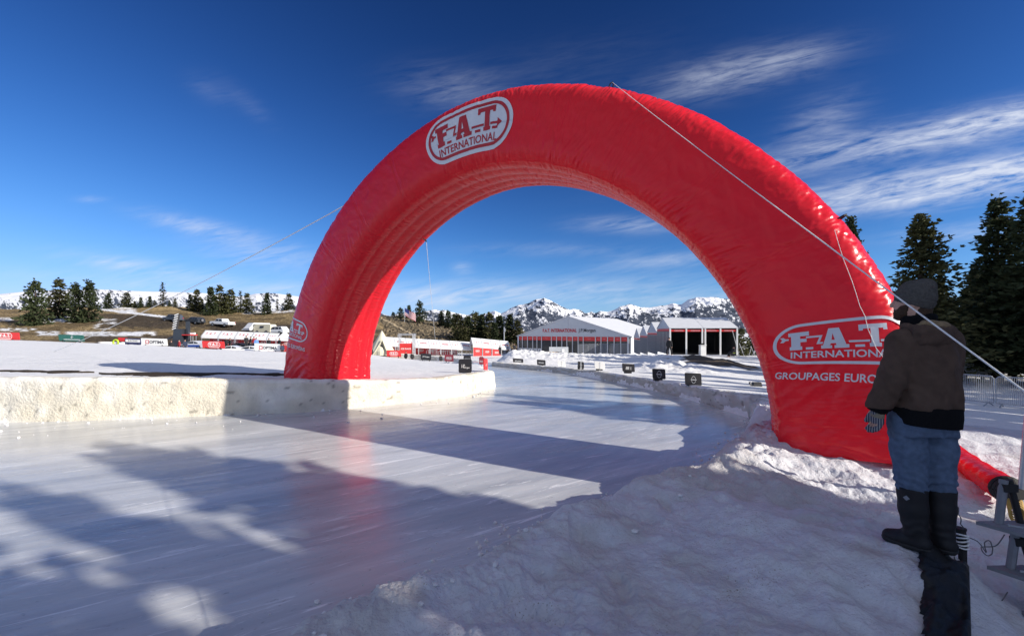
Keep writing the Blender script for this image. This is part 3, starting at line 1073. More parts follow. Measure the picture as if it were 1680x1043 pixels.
MR = [(480, 524), (560, 522), (640, 518), (690, 513), (712, 508.5), (740, 512), (765, 518), (785, 519), (800, 514), (812, 511), (822, 515), (838, 506), (850, 501), (865, 498), (880, 491), (893, 488.5), (905, 493), (922, 502), (935, 508), (945, 508), (960, 514), (975, 515), (985, 510),
      (997, 512), (1015, 506), (1032, 498.5), (1050, 504), (1070, 503), (1090, 500), (1105, 497), (1118, 499), (1128, 493), (1142, 487.5), (1155, 489), (1165, 488), (1185, 490), (1215, 492), (1260, 496), (1350, 500), (1450, 503), (1600, 505), (1850, 510)]
ridge_sheet('snowy_mountains', MR, 4600., 1900., -20., 220, 1700, lambda X, Y, T: (ridged(X / 520, Y / 520, 5, 320) - .55) * 95 * np.clip(T * 1.5, 0, 1) * np.where(T > .9, np.clip((1.02 - T) * 8, .12, 1), 1) + fbm(X / 60, Y / 60, oct=3, seed=330) * 7, mount_cols(-.16, 0), M['mount'], 8, curve=1.25)
ML = [(-400, 498), (-150, 490), (0, 482), (40, 478), (90, 475.5), (165, 475), (240, 478), (330, 480), (385, 486), (405, 485), (420, 481.5), (450, 481), (480, 485), (520, 489), (580, 500), (640, 518), (700, 535)]
ridge_sheet('snowy_ridge', ML, 2300., 900., -5., 110, 900, lambda X, Y, T: (ridged(X / 260, Y / 260, 4, 340) - .55) * 26 * np.clip(T * 1.5, 0, 1) * np.where(T > .9, np.clip((1.02 - T) * 8, .1, 1), 1), mount_cols(.10, 0), M['mount'], 9, curve=1.1)


# ------------------------------------------------------------------ flat shapes and lettering
def from_curve(cd):
    o = bpy.data.objects.new('flat_shape', cd)
    COL.objects.link(o)
    me = bpy.data.meshes.new_from_object(o)
    V = np.zeros(len(me.vertices) * 3, np.float32)
    me.vertices.foreach_get('co', V)
    F = [list(p.vertices) for p in me.polygons]
    bpy.data.objects.remove(o)
    bpy.data.meshes.remove(me)
    bpy.data.curves.remove(cd)
    return V.reshape(-1, 3)[:, :2].astype(float), F


def flat_polys(polys):
    cd = bpy.data.curves.new('flat_shape', 'CURVE')
    cd.dimensions = '2D'
    cd.fill_mode = 'BOTH'
    for p in polys:
        sp = cd.splines.new('POLY')
        sp.points.add(len(p) - 1)
        for q, xy in zip(sp.points, p):
            q.co = (xy[0], xy[1], 0, 1)
        sp.use_cyclic_u = True
    return from_curve(cd)


def text2d(s, w=None, h=None, bold=.0, space=1.0, res=3):
    """lettering centred on the origin, stretched to width w and cap height h"""
    cd = bpy.data.curves.new('lettering', 'FONT')
    cd.body = s
    cd.size = 1.0
    cd.offset = bold
    cd.space_character = space
    cd.resolution_u = res
    V, F = from_curve(cd)
    lo, hi = V.min(0), V.max(0)
    V = V - (lo + hi) / 2
    ext = hi - lo
    sx = w / ext[0] if w else None
    sy = h / ext[1] if h else None
    V = V * np.array([sx or sy, sy or sx])
    return V, F


def merge(parts):
    V, F, b = [], [], 0
    for v, f in parts:
        V.append(v)
        F += [[b + i for i in q] for q in f]
        b += len(v)
    return np.vstack(V), F


def stadium(w, h, r=None, n=14):
    r = h / 2 if r is None else r
    P = []
    for cx, cy, a0 in ((w / 2 - r, h / 2 - r, 0), (-w / 2 + r, h / 2 - r, 90), (-w / 2 + r, -h / 2 + r, 180), (w / 2 - r, -h / 2 + r, 270)):
        for k in range(n + 1):
            a = R(a0 + 90 * k / n)
            P.append((cx + r * math.cos(a), cy + r * math.sin(a)))
    return P


BW, BH = 2.16, 1.0


def bp(pts):
    return [((x - 428) * BW / 595, (375 - y) * BH / 210) for x, y in pts]


def badge_letters():
    F_ = bp([(205, 312), (298, 312), (298, 333), (258, 333), (258, 347), (286, 347), (286, 364), (258, 364), (258, 386), (266, 386), (266, 404), (210, 404), (210, 386), (217, 386), (217, 331), (205, 331)])
    A_ = bp([(382, 308), (426, 308), (452, 388), (464, 388), (464, 404), (404, 404), (404, 390), (412, 390), (410, 380), (388, 380), (386, 390), (394, 390), (394, 404), (348, 404), (348, 388), (356, 388)])
    Ah = bp([(398, 332), (392, 364), (406, 364)])
    T_ = bp([(505, 303), (620, 303), (620, 330), (604, 330), (603, 322), (584, 322), (584, 386), (592, 386), (592, 402), (545, 402), (545, 386), (552, 386), (552, 322), (523, 322), (521, 330), (505, 330)])
    ds = [bp([(x0, y0), (x1, y0), (x1, y1), (x0, y1)]) for x0, x1, y0, y1 in ((282, 314, 393, 404), (488, 526, 391, 402), (605, 641, 389, 400))]
    arrow = [bp([(166, 332), (182, 332), (193, 341), (206, 341), (206, 350), (193, 350), (182, 359), (166, 359), (176, 346)]),
             bp([(284, 337), (356, 337), (342, 371), (358, 371), (354, 380), (328, 380), (342, 346), (284, 346)]),
             bp([(462, 371), (547, 371), (547, 380), (464, 380)]),
             bp([(590, 371), (636, 371), (636, 357), (668, 376), (636, 394), (636, 380), (590, 380)])]
    parts = [flat_polys([F_]), flat_polys([A_, Ah]), flat_polys([T_])] + [flat_polys([q]) for q in ds + arrow]
    v, f = text2d('INTERNATIONAL', 427 * BW / 595, 34 * BH / 210, .018)
    c = bp([(428, 431)])[0]
    parts.append((v + np.array(c), f))
    return merge(parts)


LET = badge_letters()
RING = flat_polys([stadium(BW, BH), stadium(BW - .13, BH - .13)])
RING_IN = flat_polys([stadium(BW - .15, BH - .15), stadium(BW - .27, BH - .27)])
FULL = flat_polys([stadium(BW, BH)])


def refine(V, F, step):
    """slice a flat shape along a grid so that it can lie on a curved surface"""
    bm = bmesh.new()
    vs = [bm.verts.new((x, y, 0)) for x, y in V]
    for f in F:
        try:
            bm.faces.new([vs[i] for i in f])
        except ValueError:
            pass
    lo, hi = V.min(0), V.max(0)
    for ax in (0, 1):
        for w in np.arange(math.ceil(lo[ax] / step) * step, hi[ax], step):
            co, no = [0, 0, 0], [0, 0, 0]
            co[ax], no[ax] = w + 1e-4, 1
            bmesh.ops.bisect_plane(bm, geom=bm.verts[:] + bm.edges[:] + bm.faces[:], plane_co=co, plane_no=no)
    bm.verts.index_update()
    V2 = np.array([v.co[:2] for v in bm.verts])
    F2 = [[v.index for v in f.verts] for f in bm.faces]
    bm.free()
    return V2, F2


# ------------------------------------------------------------------ the inflatable arch
AK = 1.03
ACX, ACY, AAZ = -.23 * AK, 9.241 * AK, -.566
AA, AB, AN, AW, AD, AM, AFL = 5.804 * AK, 5.421 * AK, 1.887, .757 * AK, .886 * AK, 5.0, .157
AEX = np.array([math.cos(AAZ), math.sin(AAZ), 0])          # to the right along the arch
AFN = np.array([math.sin(AAZ), -math.cos(AAZ), 0])         # towards the camera
NT, NS = 1400, 232


def arch_grid():
    # even steps along the centre line
    tt = np.linspace(0, math.pi, 6001)
    c, s = np.cos(tt), np.sin(tt)
    u, v = np.sign(c) * np.abs(c) ** (2 / AN) * AA, np.abs(s) ** (2 / AN) * AB
    L = np.append(0, np.cumsum(np.hypot(np.diff(u), np.diff(v))))
    l = np.linspace(0, L[-1], NT)
    u, v = np.interp(l, L, u), np.interp(l, L, v)
    v[0] = v[-1] = 0
    k = np.ones(41) / 41
    du, dv = np.gradient(u), np.gradient(v)
    pad = lambda q: np.convolve(np.pad(q, 20, mode='edge'), k, 'valid')
    du, dv = pad(du), pad(dv)
    q = np.hypot(du, dv)
    nu, nv = dv / q, -du / q
    # section: even steps along a rounded square
    th = np.linspace(0, 2 * math.pi, 4001)
    cr, ss = np.cos(th), np.sin(th)
    rr, dd = np.sign(cr) * np.abs(cr) ** (2 / AM) * AW, np.sign(ss) * np.abs(ss) ** (2 / AM) * AD
    S = np.append(0, np.cumsum(np.hypot(np.diff(rr), np.diff(dd))))
    s_ = np.linspace(0, S[-1], NS + 1)[:-1]
    r, d = np.interp(s_, S, rr), np.interp(s_, S, dd)
    # soften towards a fuller, rounder inflated tube on the outer side
    rnd = np.hypot(r / AW, d / AD)
    r = np.where(r > 0, r * (1 - .10 * np.clip(rnd - 1, 0, 1)), r)
    d = np.where(r > 0, d * (1 - .12 * np.clip(rnd - 1, 0, 1)), d)
    return l, u, v, nu, nv, s_, S[-1], r, d


A_l, A_u, A_v, A_nu, A_nv, A_s, A_per, A_r, A_d = arch_grid()
A_base = CAMZ + AK * (-1.5 + .107 * (.5 - A_u / (2 * AA)))


def arch_surface():
    k = 1 + AFL * (1 - np.clip(A_v / AB, 0, 1))[:, None]
    r, d = A_r[None] * k, A_d[None] * k
    d = np.where(d < 0, d * (1 - .16 * smooth(0, -AA, A_u)[:, None]), d)
    Lg, Sg = np.meshgrid(A_l, A_s, indexing='ij')
    inner = (A_r < -.90 * AW)[None] * np.ones_like(Lg)
    # five air channels along the inner side
    lane = (np.clip((A_d / (AD * .93) + 1) / 2, 0, 1) * 5)[None] * np.ones_like(Lg)
    puff = np.abs(np.sin(np.pi * lane)) ** .55 * .055 - .05
    cell = np.abs(np.sin(np.pi * (Lg / .62 + .35 * np.floor(lane)))) ** .5
    r = r - inner * (puff * (.78 + .22 * cell))
    # creases: fine folds across the tube near the seams, long soft ones elsewhere
    seam_out = np.exp(-((A_r[None] / AW - .98) / .30) ** 2) * np.ones_like(Lg)
    front = np.abs(A_d)[None] / AD * np.ones_like(Lg)
    warp = fbm(Lg * .7, Sg * .9, oct=3, seed=400)
    f1 = 1 - np.abs(fbm(Lg * 8.5 + warp * 4, Sg * 1.2 + warp, oct=3, seed=404)) * 2.2
    f2 = 1 - np.abs(fbm(Lg * 21 + warp * 7, Sg * 2.6 + warp * 2, oct=2, seed=410)) * 2.0
    f3 = 1 - np.abs(fbm(Lg * 2.2 + Sg * 2.0, Sg * 2.4 - Lg * .8, oct=3, seed=416)) * 2.2
    patch = smooth(.35, .7, noise(Lg * .55, Sg * .7, seed=420))
    low = smooth(2.2, .2, np.minimum(Lg, A_l[-1] - Lg))
    dg = 1 - np.abs(fbm(Lg * 3.2 + Sg * 3.4, Sg * 1.0 - Lg * 1.0, oct=3, seed=424)) * 2.2
    disp = seam_out * (f1 * .0075 + f2 * .0075 * (.3 + patch)) + (1 - inner) * (patch * f2 * .0048 + f3 * .0085 + low * dg * .016) + inner * f2 * .007
    # the outer seam: pinched, with puckers fanning out of it in places; sewn joins across the tube
    outer = (A_r > .7 * AW)[None] * np.ones_like(Lg)
    dist = np.abs(A_d)[None]
    spot = smooth(.42, .78, noise(Lg * .75, Lg * 0, seed=430))
    pk = 1 - np.abs(fbm(Lg * 13 + dist * 2.5, Sg * 1.0, oct=2, seed=432)) * 2.6
    disp = disp + outer * (np.exp(-(dist / .34) ** 2) * (.25 + spot) * pk * .014 - np.exp(-(dist / .035) ** 2) * .016)
    join = np.abs((Lg + .05 * np.sin(Sg)) % 1.42 - .71)
    disp = disp - (1 - inner) * np.exp(-((join - .69) / .018) ** 2) * .006 + (1 - inner) * np.exp(-((join - .69) / .16) ** 2) * f2 * .004
    # crumpled cloth along the outer edge, strongest on the right shoulder
    cr = 1 - np.abs(fbm(Lg * 9 + dist * 4, Sg * 5 + Lg * 3, oct=3, seed=440)) * 2.4
    cr2 = 1 - np.abs(fbm(Lg * 22 - Sg * 6, Sg * 10, oct=2, seed=444)) * 2.4
    sh = np.exp(-((A_r[None] / AW - 1.0) / .45) ** 2) * (.25 + smooth(.9, 2.2, Lg) * smooth(6.2, 4.0, Lg))
    disp = disp + (1 - inner) * sh * (cr * .0062 + cr2 * .0050)
    fan = np.exp(-((A_r[None] / AW + .55) / .34) ** 2) * smooth(.35, .75, noise(Lg * .9, Lg * 0, seed=450))
    fr = 1 - np.abs(fbm(Lg * 9 + A_r[None] * 4.5, Sg * .8, oct=3, seed=452)) * 2.4
    disp = disp + (1 - inner) * fan * fr * .010
    # direction of the displacement: outward normal of the section
    nr, nd = np.gradient(A_d), -np.gradient(A_r)
    q = np.hypot(nr, nd)
    nr, nd = nr / q, nd / q
    r = r + disp * nr[None]
    d = d + disp * nd[None]
    U = A_u[:, None] + A_nu[:, None] * r
    V = A_v[:, None] + A_nv[:, None] * r
    V = np.where(V < 0, V * .08, V)
    P = np.array([ACX, ACY, 0]) + U[..., None] * AEX + d[..., None] * AFN
    P[..., 2] = A_base[:, None] + V - .03
    return P, (nr, nd)


AP, (A_nr, A_nd) = arch_surface()
arch = empty('inflatable_arch', (ACX, ACY, .75), 0, 'giant red inflatable archway with white oval badges spanning the ice track', 'inflatable arch')
AO = np.array([ACX, ACY, .75])


def arch_parts():
    P = AP - AO
    inn = np.nonzero(A_r < -.90 * AW)[0]
    a, b = inn[0], inn[-1]
    # inner panel columns a..b, body the rest (shared border columns)
    ci = np.arange(a, b + 1)
    mesh('inner_panel', P[:, ci].reshape(-1, 3), grid_faces(NT, len(ci)), M['nylon'], arch, True)
    cb = np.concatenate([np.arange(b, NS), np.arange(0, a + 1)])
    Vb = P[:, cb]
    mesh('tube', Vb.reshape(-1, 3), grid_faces(NT, len(cb)), M['nylon'], arch, True)
    # footings: the closed undersides
    for i, nm in ((0, 'footing'), (NT - 1, 'footing')):
        mesh(nm, P[i], [list(range(NS))], M['nylon'], arch)


arch_parts()


def arch_sample(l, s):
    """surface point and normal for distance l along the arch and s round the section"""
    fi = np.clip(np.asarray(l) / A_l[-1] * (NT - 1), 0, NT - 1.001)
    fj = (np.asarray(s) / A_per * NS) % NS
    i, j = np.floor(fi).astype(int), np.floor(fj).astype(int)
    fi, fj = (fi - i)[:, None], (fj - j)[:, None]
    j2 = (j + 1) % NS
    p = AP[i, j] * (1 - fi) * (1 - fj) + AP[i + 1, j] * fi * (1 - fj) + AP[i, j2] * (1 - fi) * fj + AP[i + 1, j2] * fi * fj
    nr, nd = A_nr[j], A_nd[j]
    n = (A_nu[i] * nr)[:, None] * AEX + nd[:, None] * AFN
    n[:, 2] += A_nv[i] * nr
    return p, n / np.linalg.norm(n, axis=1)[:, None]


S_front = A_per * .25                                       # middle of the camera side


def decal(name, VF, l0, size, rot, offs, mt, parent, along, flip=1, s0=0.0):
    """lay a flat shape on the arch: along=True has its text running along the tube, else across it"""
    V, F = refine(VF[0] * size, VF[1], .05)
    c, s = math.cos(rot), math.sin(rot)
    x, y = V[:, 0] * c - V[:, 1] * s, V[:, 0] * s + V[:, 1] * c
    if along:
        l, sec = l0 - x, S_front + s0 - y                   # right = towards the right foot, up = outwards
    else:
        l, sec = l0 + flip * y, S_front + s0 - flip * x
    p, n = arch_sample(l, sec)
    p = p + n * offs - AO
    return mesh(name, p, F, mt, parent, True)


def find_l(px, py):
    j = int(round(S_front / A_per * NS))
    q = AP[:, j]
    X = CX + FPX * q[:, 0] / q[:, 1]
    Y = HY - FPX * (q[:, 2] - CAMZ) / q[:, 1]
    return A_l[np.argmin((X - px) ** 2 + (Y - py) ** 2)]


l_top = find_l(765, 213)
b0 = decal('logo_badge', FULL, l_top, 1.02, R(0), .010, M['vinyl'], arch, True, s0=-.02)
decal('ring', RING_IN, l_top, 1.02, 0, .016, M['vinyl_r'], b0, True, s0=-.02)
decal('lettering', (LET[0] * .97, LET[1]), l_top, 1.02, 0, .016, M['vinyl_r'], b0, True, s0=-.02)
l_r = find_l(1365, 563)
SL = text2d('GROUPAGES EUROPÉENS', 2.0, .20, .016)
WIDE = np.array([1.13, 1.0])
for l0, fl, s0, rt in ((l_r, 1, -.09, R(-15)), (A_l[-1] - l_r, -1, -.42, R(6))):
    ring = decal('logo_badge', (RING[0] * WIDE, RING[1]), l0, .545, rt, .010, M['vinyl'], arch, False, fl, s0)
    decal('lettering', (LET[0] * WIDE, LET[1]), l0, .545, rt, .010, M['vinyl'], ring, False, fl, s0)
    decal('slogan', (SL[0] * 1.16 + np.array([0, -.78]), SL[1]), l0, .545, rt, .010, M['vinyl'], arch, False, fl, s0)


def arch_loop(px_l, sfrac, name):
    p, n = arch_sample(np.array([px_l]), np.array([A_per * sfrac]))
    p, n = p[0] - AO, n[0]
    t = np.cross(n, [0, 0, 1.])
    t = t / np.linalg.norm(t)
    m = MB()
    m.tube([p - t * .05 - n * .02, p - t * .03 + n * .06, p + n * .085, p + t * .03 + n * .06, p + t * .05 - n * .02], .012, 6)
    m.build(name, M['strap'], arch)
    return p + n * .08 + AO


def proj_l(px, py, sfrac):
    j = int(round(sfrac * NS)) % NS
    q = AP[:, j]
    X, Y = CX + FPX * q[:, 0] / q[:, 1], HY - FPX * (q[:, 2] - CAMZ) / q[:, 1]
    return A_l[np.argmin((X - px) ** 2 + (Y - py) ** 2)]


lp_top = arch_loop(proj_l(1000, 140, .10), .10, 'tether_loop')
lp_left = arch_loop(proj_l(600, 292, .02), .02, 'tether_loop')
lp_low = arch_loop(proj_l(507, 450, .05), .05, 'tether_loop')
lp_right = arch_loop(proj_l(1365, 375, .10), .10, 'tether_loop')
lp_back = arch_loop(proj_l(703, 398, .60), .60, 'tether_loop')


def rope(name, a, b, r, sag, label, mt='rope'):
    a, b = np.array(a, float), np.array(b, float)
    pts = [a + (b - a) * t - np.array([0, 0, sag * 4 * t * (1 - t)]) for t in np.linspace(0, 1, 24)]
    o0 = b
    m = MB()
    m.tube([p - o0 for p in pts], r, 6)
    o = m.build(name, M[mt], None, True, loc=tuple(o0))
    return tag(o, label, 'rope')


rope('guy_rope', lp_top, at(1764, 703, 1.5), .0036, .02, 'pale guy rope running from the crown of the arch down past the man')
pl = at(85, 556, 26.0)
rope('guy_rope', lp_left, (pl[0], pl[1], gz(pl[0], pl[1]) - .05), .013, .25, 'long white guy rope slanting from the left shoulder of the arch to the snowy infield')
pb = at(718, 560, 34.0)
rope('guy_rope', lp_back, (pb[0], pb[1], gz(pb[0], pb[1])), .006, .1, 'thin guy rope hanging behind the opening of the arch against the blue sky')


def on_arch(px, py):
    q = AP[:, :NS // 2]
    X, Y = CX + FPX * q[..., 0] / q[..., 1], HY - FPX * (q[..., 2] - CAMZ) / q[..., 1]
    i, j = np.unravel_index(np.argmin((X - px) ** 2 + (Y - py) ** 2), X.shape)
    p, n = arch_sample(np.array([A_l[i]]), np.array([A_s[j]]))
    return p[0] + n[0] * .02


CP = [on_arch(1368 + 92 * k, 378 + 238 * k + 14 * math.sin(math.pi * k)) for k in np.linspace(0, 1, 14)]
o = MB()
o.tube([p - CP[-1] for p in CP], .0034, 6)
tag(o.build('flank_cord', M['rope'], None, True, loc=tuple(CP[-1])), 'thin pale cord lying down the right flank of the arch beside the oval badge', 'rope')



dirt_strip([(-20, 12.0), (-16, 12.3), (-13.5, 12.3), (-11.6, 12.2)], .55, .10, 'dark')
dirt_strip([(-11.3, 12.0), (-9.2, 12.1), (-7.8, 12.5), (-6.4, 13.0)], .52, .10, 'dark')


# ------------------------------------------------------------------ conifers
def crown_mesh(name, h, r, seed, whorls, per, clumps, leaf, base=.10, shape=.75, gap=.12, mt='fol', sparse=1.0):
    rg = np.random.default_rng(seed)
    O, D, LN, WD = [], [], [], []
    zs = base + (1 - base) * (np.arange(whorls) / (whorls - 1)) ** .92
    side = 1 + .25 * rg.normal(size=4)
    for t in zs:
        for b in range(per):
            if rg.random() < gap:
                continue
            az = 2 * math.pi * (b + rg.random()) / per + t * 17
            k = (1 - t) ** shape
            k *= .45 + .55 * min(1, (t - base) / .16 + .35)
            Lb = r * k * (.55 + .6 * rg.random()) * (1 + .18 * math.sin(az + side[0] * 3)) + .02 * r
            up = .35 * t - .22 + .12 * rg.normal()
            d = np.array([math.cos(az), math.sin(az), up])
            d /= np.linalg.norm(d)
            z0 = t * h + rg.normal() * .012 * h
            n = max(2, int(clumps * (.35 + .65 * Lb / r)))
            for c in range(n):
                f = (.12 + .88 * (c + rg.random()) / n)
                sag = -.16 * f * f * Lb * (1 - t) + .10 * max(0, f - .7) * Lb
                p = np.array([0, 0, z0]) + d * Lb * f + np.array([0, 0, sag])
                p += rg.normal(size=3) * leaf * .35
                for q in range(3):
                    a2 = az + (q - 1) * .9 + rg.normal() * .35
                    dd = np.array([math.cos(a2), math.sin(a2), .12 + .35 * rg.normal()])
                    O.append(p)
                    D.append(dd / np.linalg.norm(dd))
                    LN.append(leaf * (.6 + .8 * rg.random()) * (1.15 - .4 * t))
                    WD.append(leaf * (.20 + .16 * rg.random()))
    # leader
    for q in range(6):
        a2 = rg.random() * 6.28
        dd = np.array([.3 * math.cos(a2), .3 * math.sin(a2), 1.])
        O.append(np.array([0, 0, h * (.955 + .01 * q)]))
        D.append(dd / np.linalg.norm(dd))
        LN.append(leaf * .7)
        WD.append(leaf * .16)
    O, D, LN, WD = np.array(O), np.array(D), np.array(LN)[:, None], np.array(WD)[:, None]
    rnd = rg.normal(size=O.shape)
    S = np.cross(D, rnd)
    S /= np.linalg.norm(S, axis=1)[:, None]
    V = np.stack([O, O + D * LN * .45 + S * WD, O + D * LN, O + D * LN * .45 - S * WD], 1).reshape(-1, 3)
    F = np.arange(len(V)).reshape(-1, 4)
    o = mesh(name, V, F, M[mt])
    me = o.data
    bpy.data.objects.remove(o)
    return me


def trunk_mesh(name, h, r, seed, n=8):
    rg = np.random.default_rng(seed)
    m = MB()
    pts = [(rg.normal() * .012 * h * t, rg.normal() * .012 * h * t, h * t) for t in (0, .2, .4, .6, .8, .97)]
    pts[0] = (0, 0, -.3)
    m.tube(pts, [r * 1.25, r, r * .8, r * .6, r * .35, r * .1], n)
    for k in range(10):
        z = h * (.06 + .4 * rg.random())
        a = rg.random() * 6.28
        L = .08 * h * rg.random() + .03 * h
        m.tube([(0, 0, z), (L * math.cos(a), L * math.sin(a), z + .1 * L)], [r * .16, r * .05], 4)
    o = m.build(name, M['bark'], None, True)
    me = o.data
    bpy.data.objects.remove(o)
    return me


KIND = {}
for nm, a in dict(
        spruce=dict(h=1, r=.27, seed=1, whorls=58, per=8, clumps=15, leaf=.026, shape=.82, base=.05, gap=.24),
        spruce_b=dict(h=1, r=.30, seed=2, whorls=54, per=8, clumps=16, leaf=.028, shape=.78, base=.05, gap=.30, mt='fol2'),
        spruce_c=dict(h=1, r=.25, seed=3, whorls=48, per=8, clumps=15, leaf=.028, shape=.72, base=.12, gap=.28),
        farfir=dict(h=1, r=.27, seed=4, whorls=24, per=7, clumps=5, leaf=.085, shape=.85, base=.03, gap=.08),
        farfir_b=dict(h=1, r=.33, seed=5, whorls=22, per=7, clumps=5, leaf=.095, shape=.70, base=.03, gap=.14, mt='fol2'),
        slim=dict(h=1, r=.15, seed=6, whorls=24, per=5, clumps=4, leaf=.060, shape=.75, base=.06, gap=.3),
        bushy=dict(h=1, r=.46, seed=7, whorls=20, per=7, clumps=8, leaf=.085, shape=.56, base=.03, gap=.22),
        bushy_b=dict(h=1, r=.40, seed=8, whorls=20, per=7, clumps=8, leaf=.085, shape=.62, base=.03, gap=.22),
        shade=dict(h=1, r=.26, seed=9, whorls=36, per=8, clumps=8, leaf=.065, shape=.55, base=.05, gap=.1)).items():
    KIND[nm] = (crown_mesh('crown', **a), trunk_mesh('trunk', 1.0, .020 if nm not in ('bushy', 'bushy_b') else .03, a['seed']))
_tr = random.Random(5)


def tree(kind, loc, h, label, group=None, rz=None, wide=1.0, cat='tree'):
    t = empty('pine_tree', tuple(loc), _tr.random() * 6.28 if rz is None else rz, label, cat, group)
    t.scale = (h * wide, h * wide, h)
    link('crown', KIND[kind][0], t)
    link('trunk', KIND[kind][1], t)
    return t


def hill_tree(info, kind, px, ptop, pbase, label, group=None, wide=1.0, Y=None):
    if Y is None:
        p = drop(info, px, pbase)
    else:
        p = np.array([(px - CX) / FPX * Y, Y, CAMZ - (pbase - HY) / FPX * Y])
    h = (pbase - ptop) / FPX * p[1]
    p[2] -= .1
    return tree(kind, p, h, label, group, wide=wide)


G1 = 'conifers along the grassy hill'
for k, px, a, b, w, lab in (
        ('bushy', 58, 463, 533, .80, 'broad bushy pine, the largest and leftmost on the grassy hill'),
        ('farfir_b', 98, 462, 522, 1.0, 'olive pine squeezed just right of the broad bushy pine on the hill'),
        ('bushy_b', 124, 467, 527, .80, 'dark full pine second from the right in the left hill clump'),
        ('bushy_b', 146, 463, 528, .74, 'tall dark pine ending the left clump on its right side'),
        ('farfir', 178, 481, 505, 1.2, 'short dark fir standing alone just right of the big left clump'),
        ('farfir_b', 208, 481, 505, 1.5, 'small wide fir in front of the snowy ridge at the top of the dirt road'),
        ('farfir_b', 221, 494, 505, 1.3, 'tiny low fir tucked right of the small wide fir'),
        ('farfir', 231, 488, 505, 1.2, 'small fir between the small wide fir and the bare slim spruce'),
        ('farfir', 246, 486, 504, 1.1, 'small pointed fir just left of the bare slim spruce'),
        ('farfir_b', 254, 493, 504, 1.0, 'tiny fir touching the left side of the slim spruce'),
        ('slim', 267, 464, 503, 1.2, 'slim thin-branched spruce rising above the brown mound'),
        ('farfir', 278, 492, 503, 1.0, 'tiny fir right beside the slim spruce on the mound'),
        ('farfir_b', 287, 491, 503, 1.4, 'little round fir at the right end of the brown mound'),
        ('farfir', 312, 483, 509, 1.0, 'thin dark fir at the left end of the middle hill row'),
        ('farfir_b', 323, 477, 512, 1.05, 'olive fir second in the middle hill row'),
        ('farfir', 331, 491, 512, 1.1, 'short fir filling the low gap in the middle hill row'),
        ('farfir', 346, 472, 517, 1.05, 'tall dark fir left of the twin tallest in the middle row'),
        ('farfir_b', 360, 471, 515, 1.0, 'tall olive fir at the centre of the middle hill row'),
        ('farfir', 370, 482, 513, 1.1, 'shorter dark fir behind the centre of the middle row'),
        ('farfir_b', 379, 477, 514, 1.15, 'broad olive fir right of the centre of the middle row'),
        ('slim', 394.5, 478, 512, 1.2, 'thin bare-topped spruce near the right end of the middle row'),
        ('farfir_b', 405, 483, 514, 1.15, 'full olive fir closing the middle row on its right'),
        ('farfir', 438, 481, 516, 1.0, 'single dark fir with a neat cone above the dry slope'),
        ('slim', 455, 488, 507, 1.6, 'small half-bare spruce between the neat cone fir and the arch'),
        ('farfir_b', 474, 483, 508, 1.4, 'dark fir beside the left leg of the arch')):
    hill_tree(LHI, k, px, a, b, lab, G1, w)
G2 = 'pines on the sagebrush hill'
for k, px, a, b, w, Y, lab in (
        ('bushy', 657, 505, 524, 1.2, 160, 'low dark pine behind the flag on the sagebrush hill'),
        ('bushy_b', 645, 512, 524, 1.4, 166, 'tiny pine low on the left shoulder of the sagebrush hill'),
        ('farfir', 671, 501, 524, 1.2, 163, 'pointed pine just right of the flag on the sagebrush hill'),
        ('bushy', 688, 494, 526, .95, 150, 'big round dark pine on top of the sagebrush hill'),
        ('bushy_b', 724, 511, 533, 1.2, 148, 'dark pine on the right slope of the sagebrush hill'),
        ('bushy_b', 735, 510, 535, 1.1, 146, 'dark pine beside its twin on the right slope, nearer the stand'),
        ('farfir', 745, 515, 536, 1.3, 144, 'small pine at the foot of the right slope, touching the stand')):
    hill_tree(None, k, px, a, b, lab, G2, w, Y)
G3 = 'pines of the stand behind the white tents'
for k, px, a, b, w, Y, lab in (
        ('farfir_b', 751, 519, 572, 1.05, 118, 'dark pine at the left end of the stand behind the tents'),
        ('farfir', 768, 520, 572, 1.1, 120, 'second pine from the left of the stand behind the tents'),
        ('farfir_b', 780, 516, 572, 1.05, 126, 'taller olive pine in the left middle of the stand'),
        ('farfir', 790, 517, 572, 1.1, 121, 'dark pine in the middle of the stand behind the tents'),
        ('farfir_b', 803, 517, 572, 1.0, 118, 'olive pine with a rounded top right of the middle of the stand'),
        ('farfir', 820, 519, 572, 1.1, 119, 'dark pine left of the slender pole'),
        ('farfir', 836, 517, 572, 1.05, 117, 'dark pine right of the slender pole'),
        ('farfir_b', 849, 528, 572, 1.1, 116, 'low pine at the right end of the stand, beside the big white tent'),
        ('farfir_b', 759, 528, 573, 1.2, 112, 'lower bushy pine between the first two of the stand'),
        ('farfir', 812, 530, 573, 1.1, 111, 'lower dark pine filling the stand left of the pole'),
        ('farfir_b', 1216, 541, 582, 1.2, 75, 'yellowish pine seen between the open tent and the right leg of the arch'),
        ('farfir', 1236, 532, 582, 1.1, 80, 'dark pine half hidden by the inner edge of the right leg')):
    hill_tree(None, k, px, a, b, lab, G3 if px < 900 else None, w, Y)
G4 = 'tall conifers behind the man'
for k, px, a, b, w, Y, lab in (
        ('spruce_b', 1512, 356, 612, 1.22, 27, 'tall full spruce right behind the hat of the man'),
        ('spruce', 1637, 327, 614, 1.12, 27.5, 'tall dark spruce between the man and the right edge of the picture'),
        ('spruce_c', 1704, 300, 618, 1.2, 25, 'tall spruce cut by the right edge of the picture'),
        ('spruce_c', 1396, 358, 600, .7, 44, 'spruce whose top just peeks over the right shoulder of the arch')):
    hill_tree(None, k, px, a, b, lab, G4, w, Y)
G5 = 'dense forest behind the steel fence'
rf = random.Random(12)
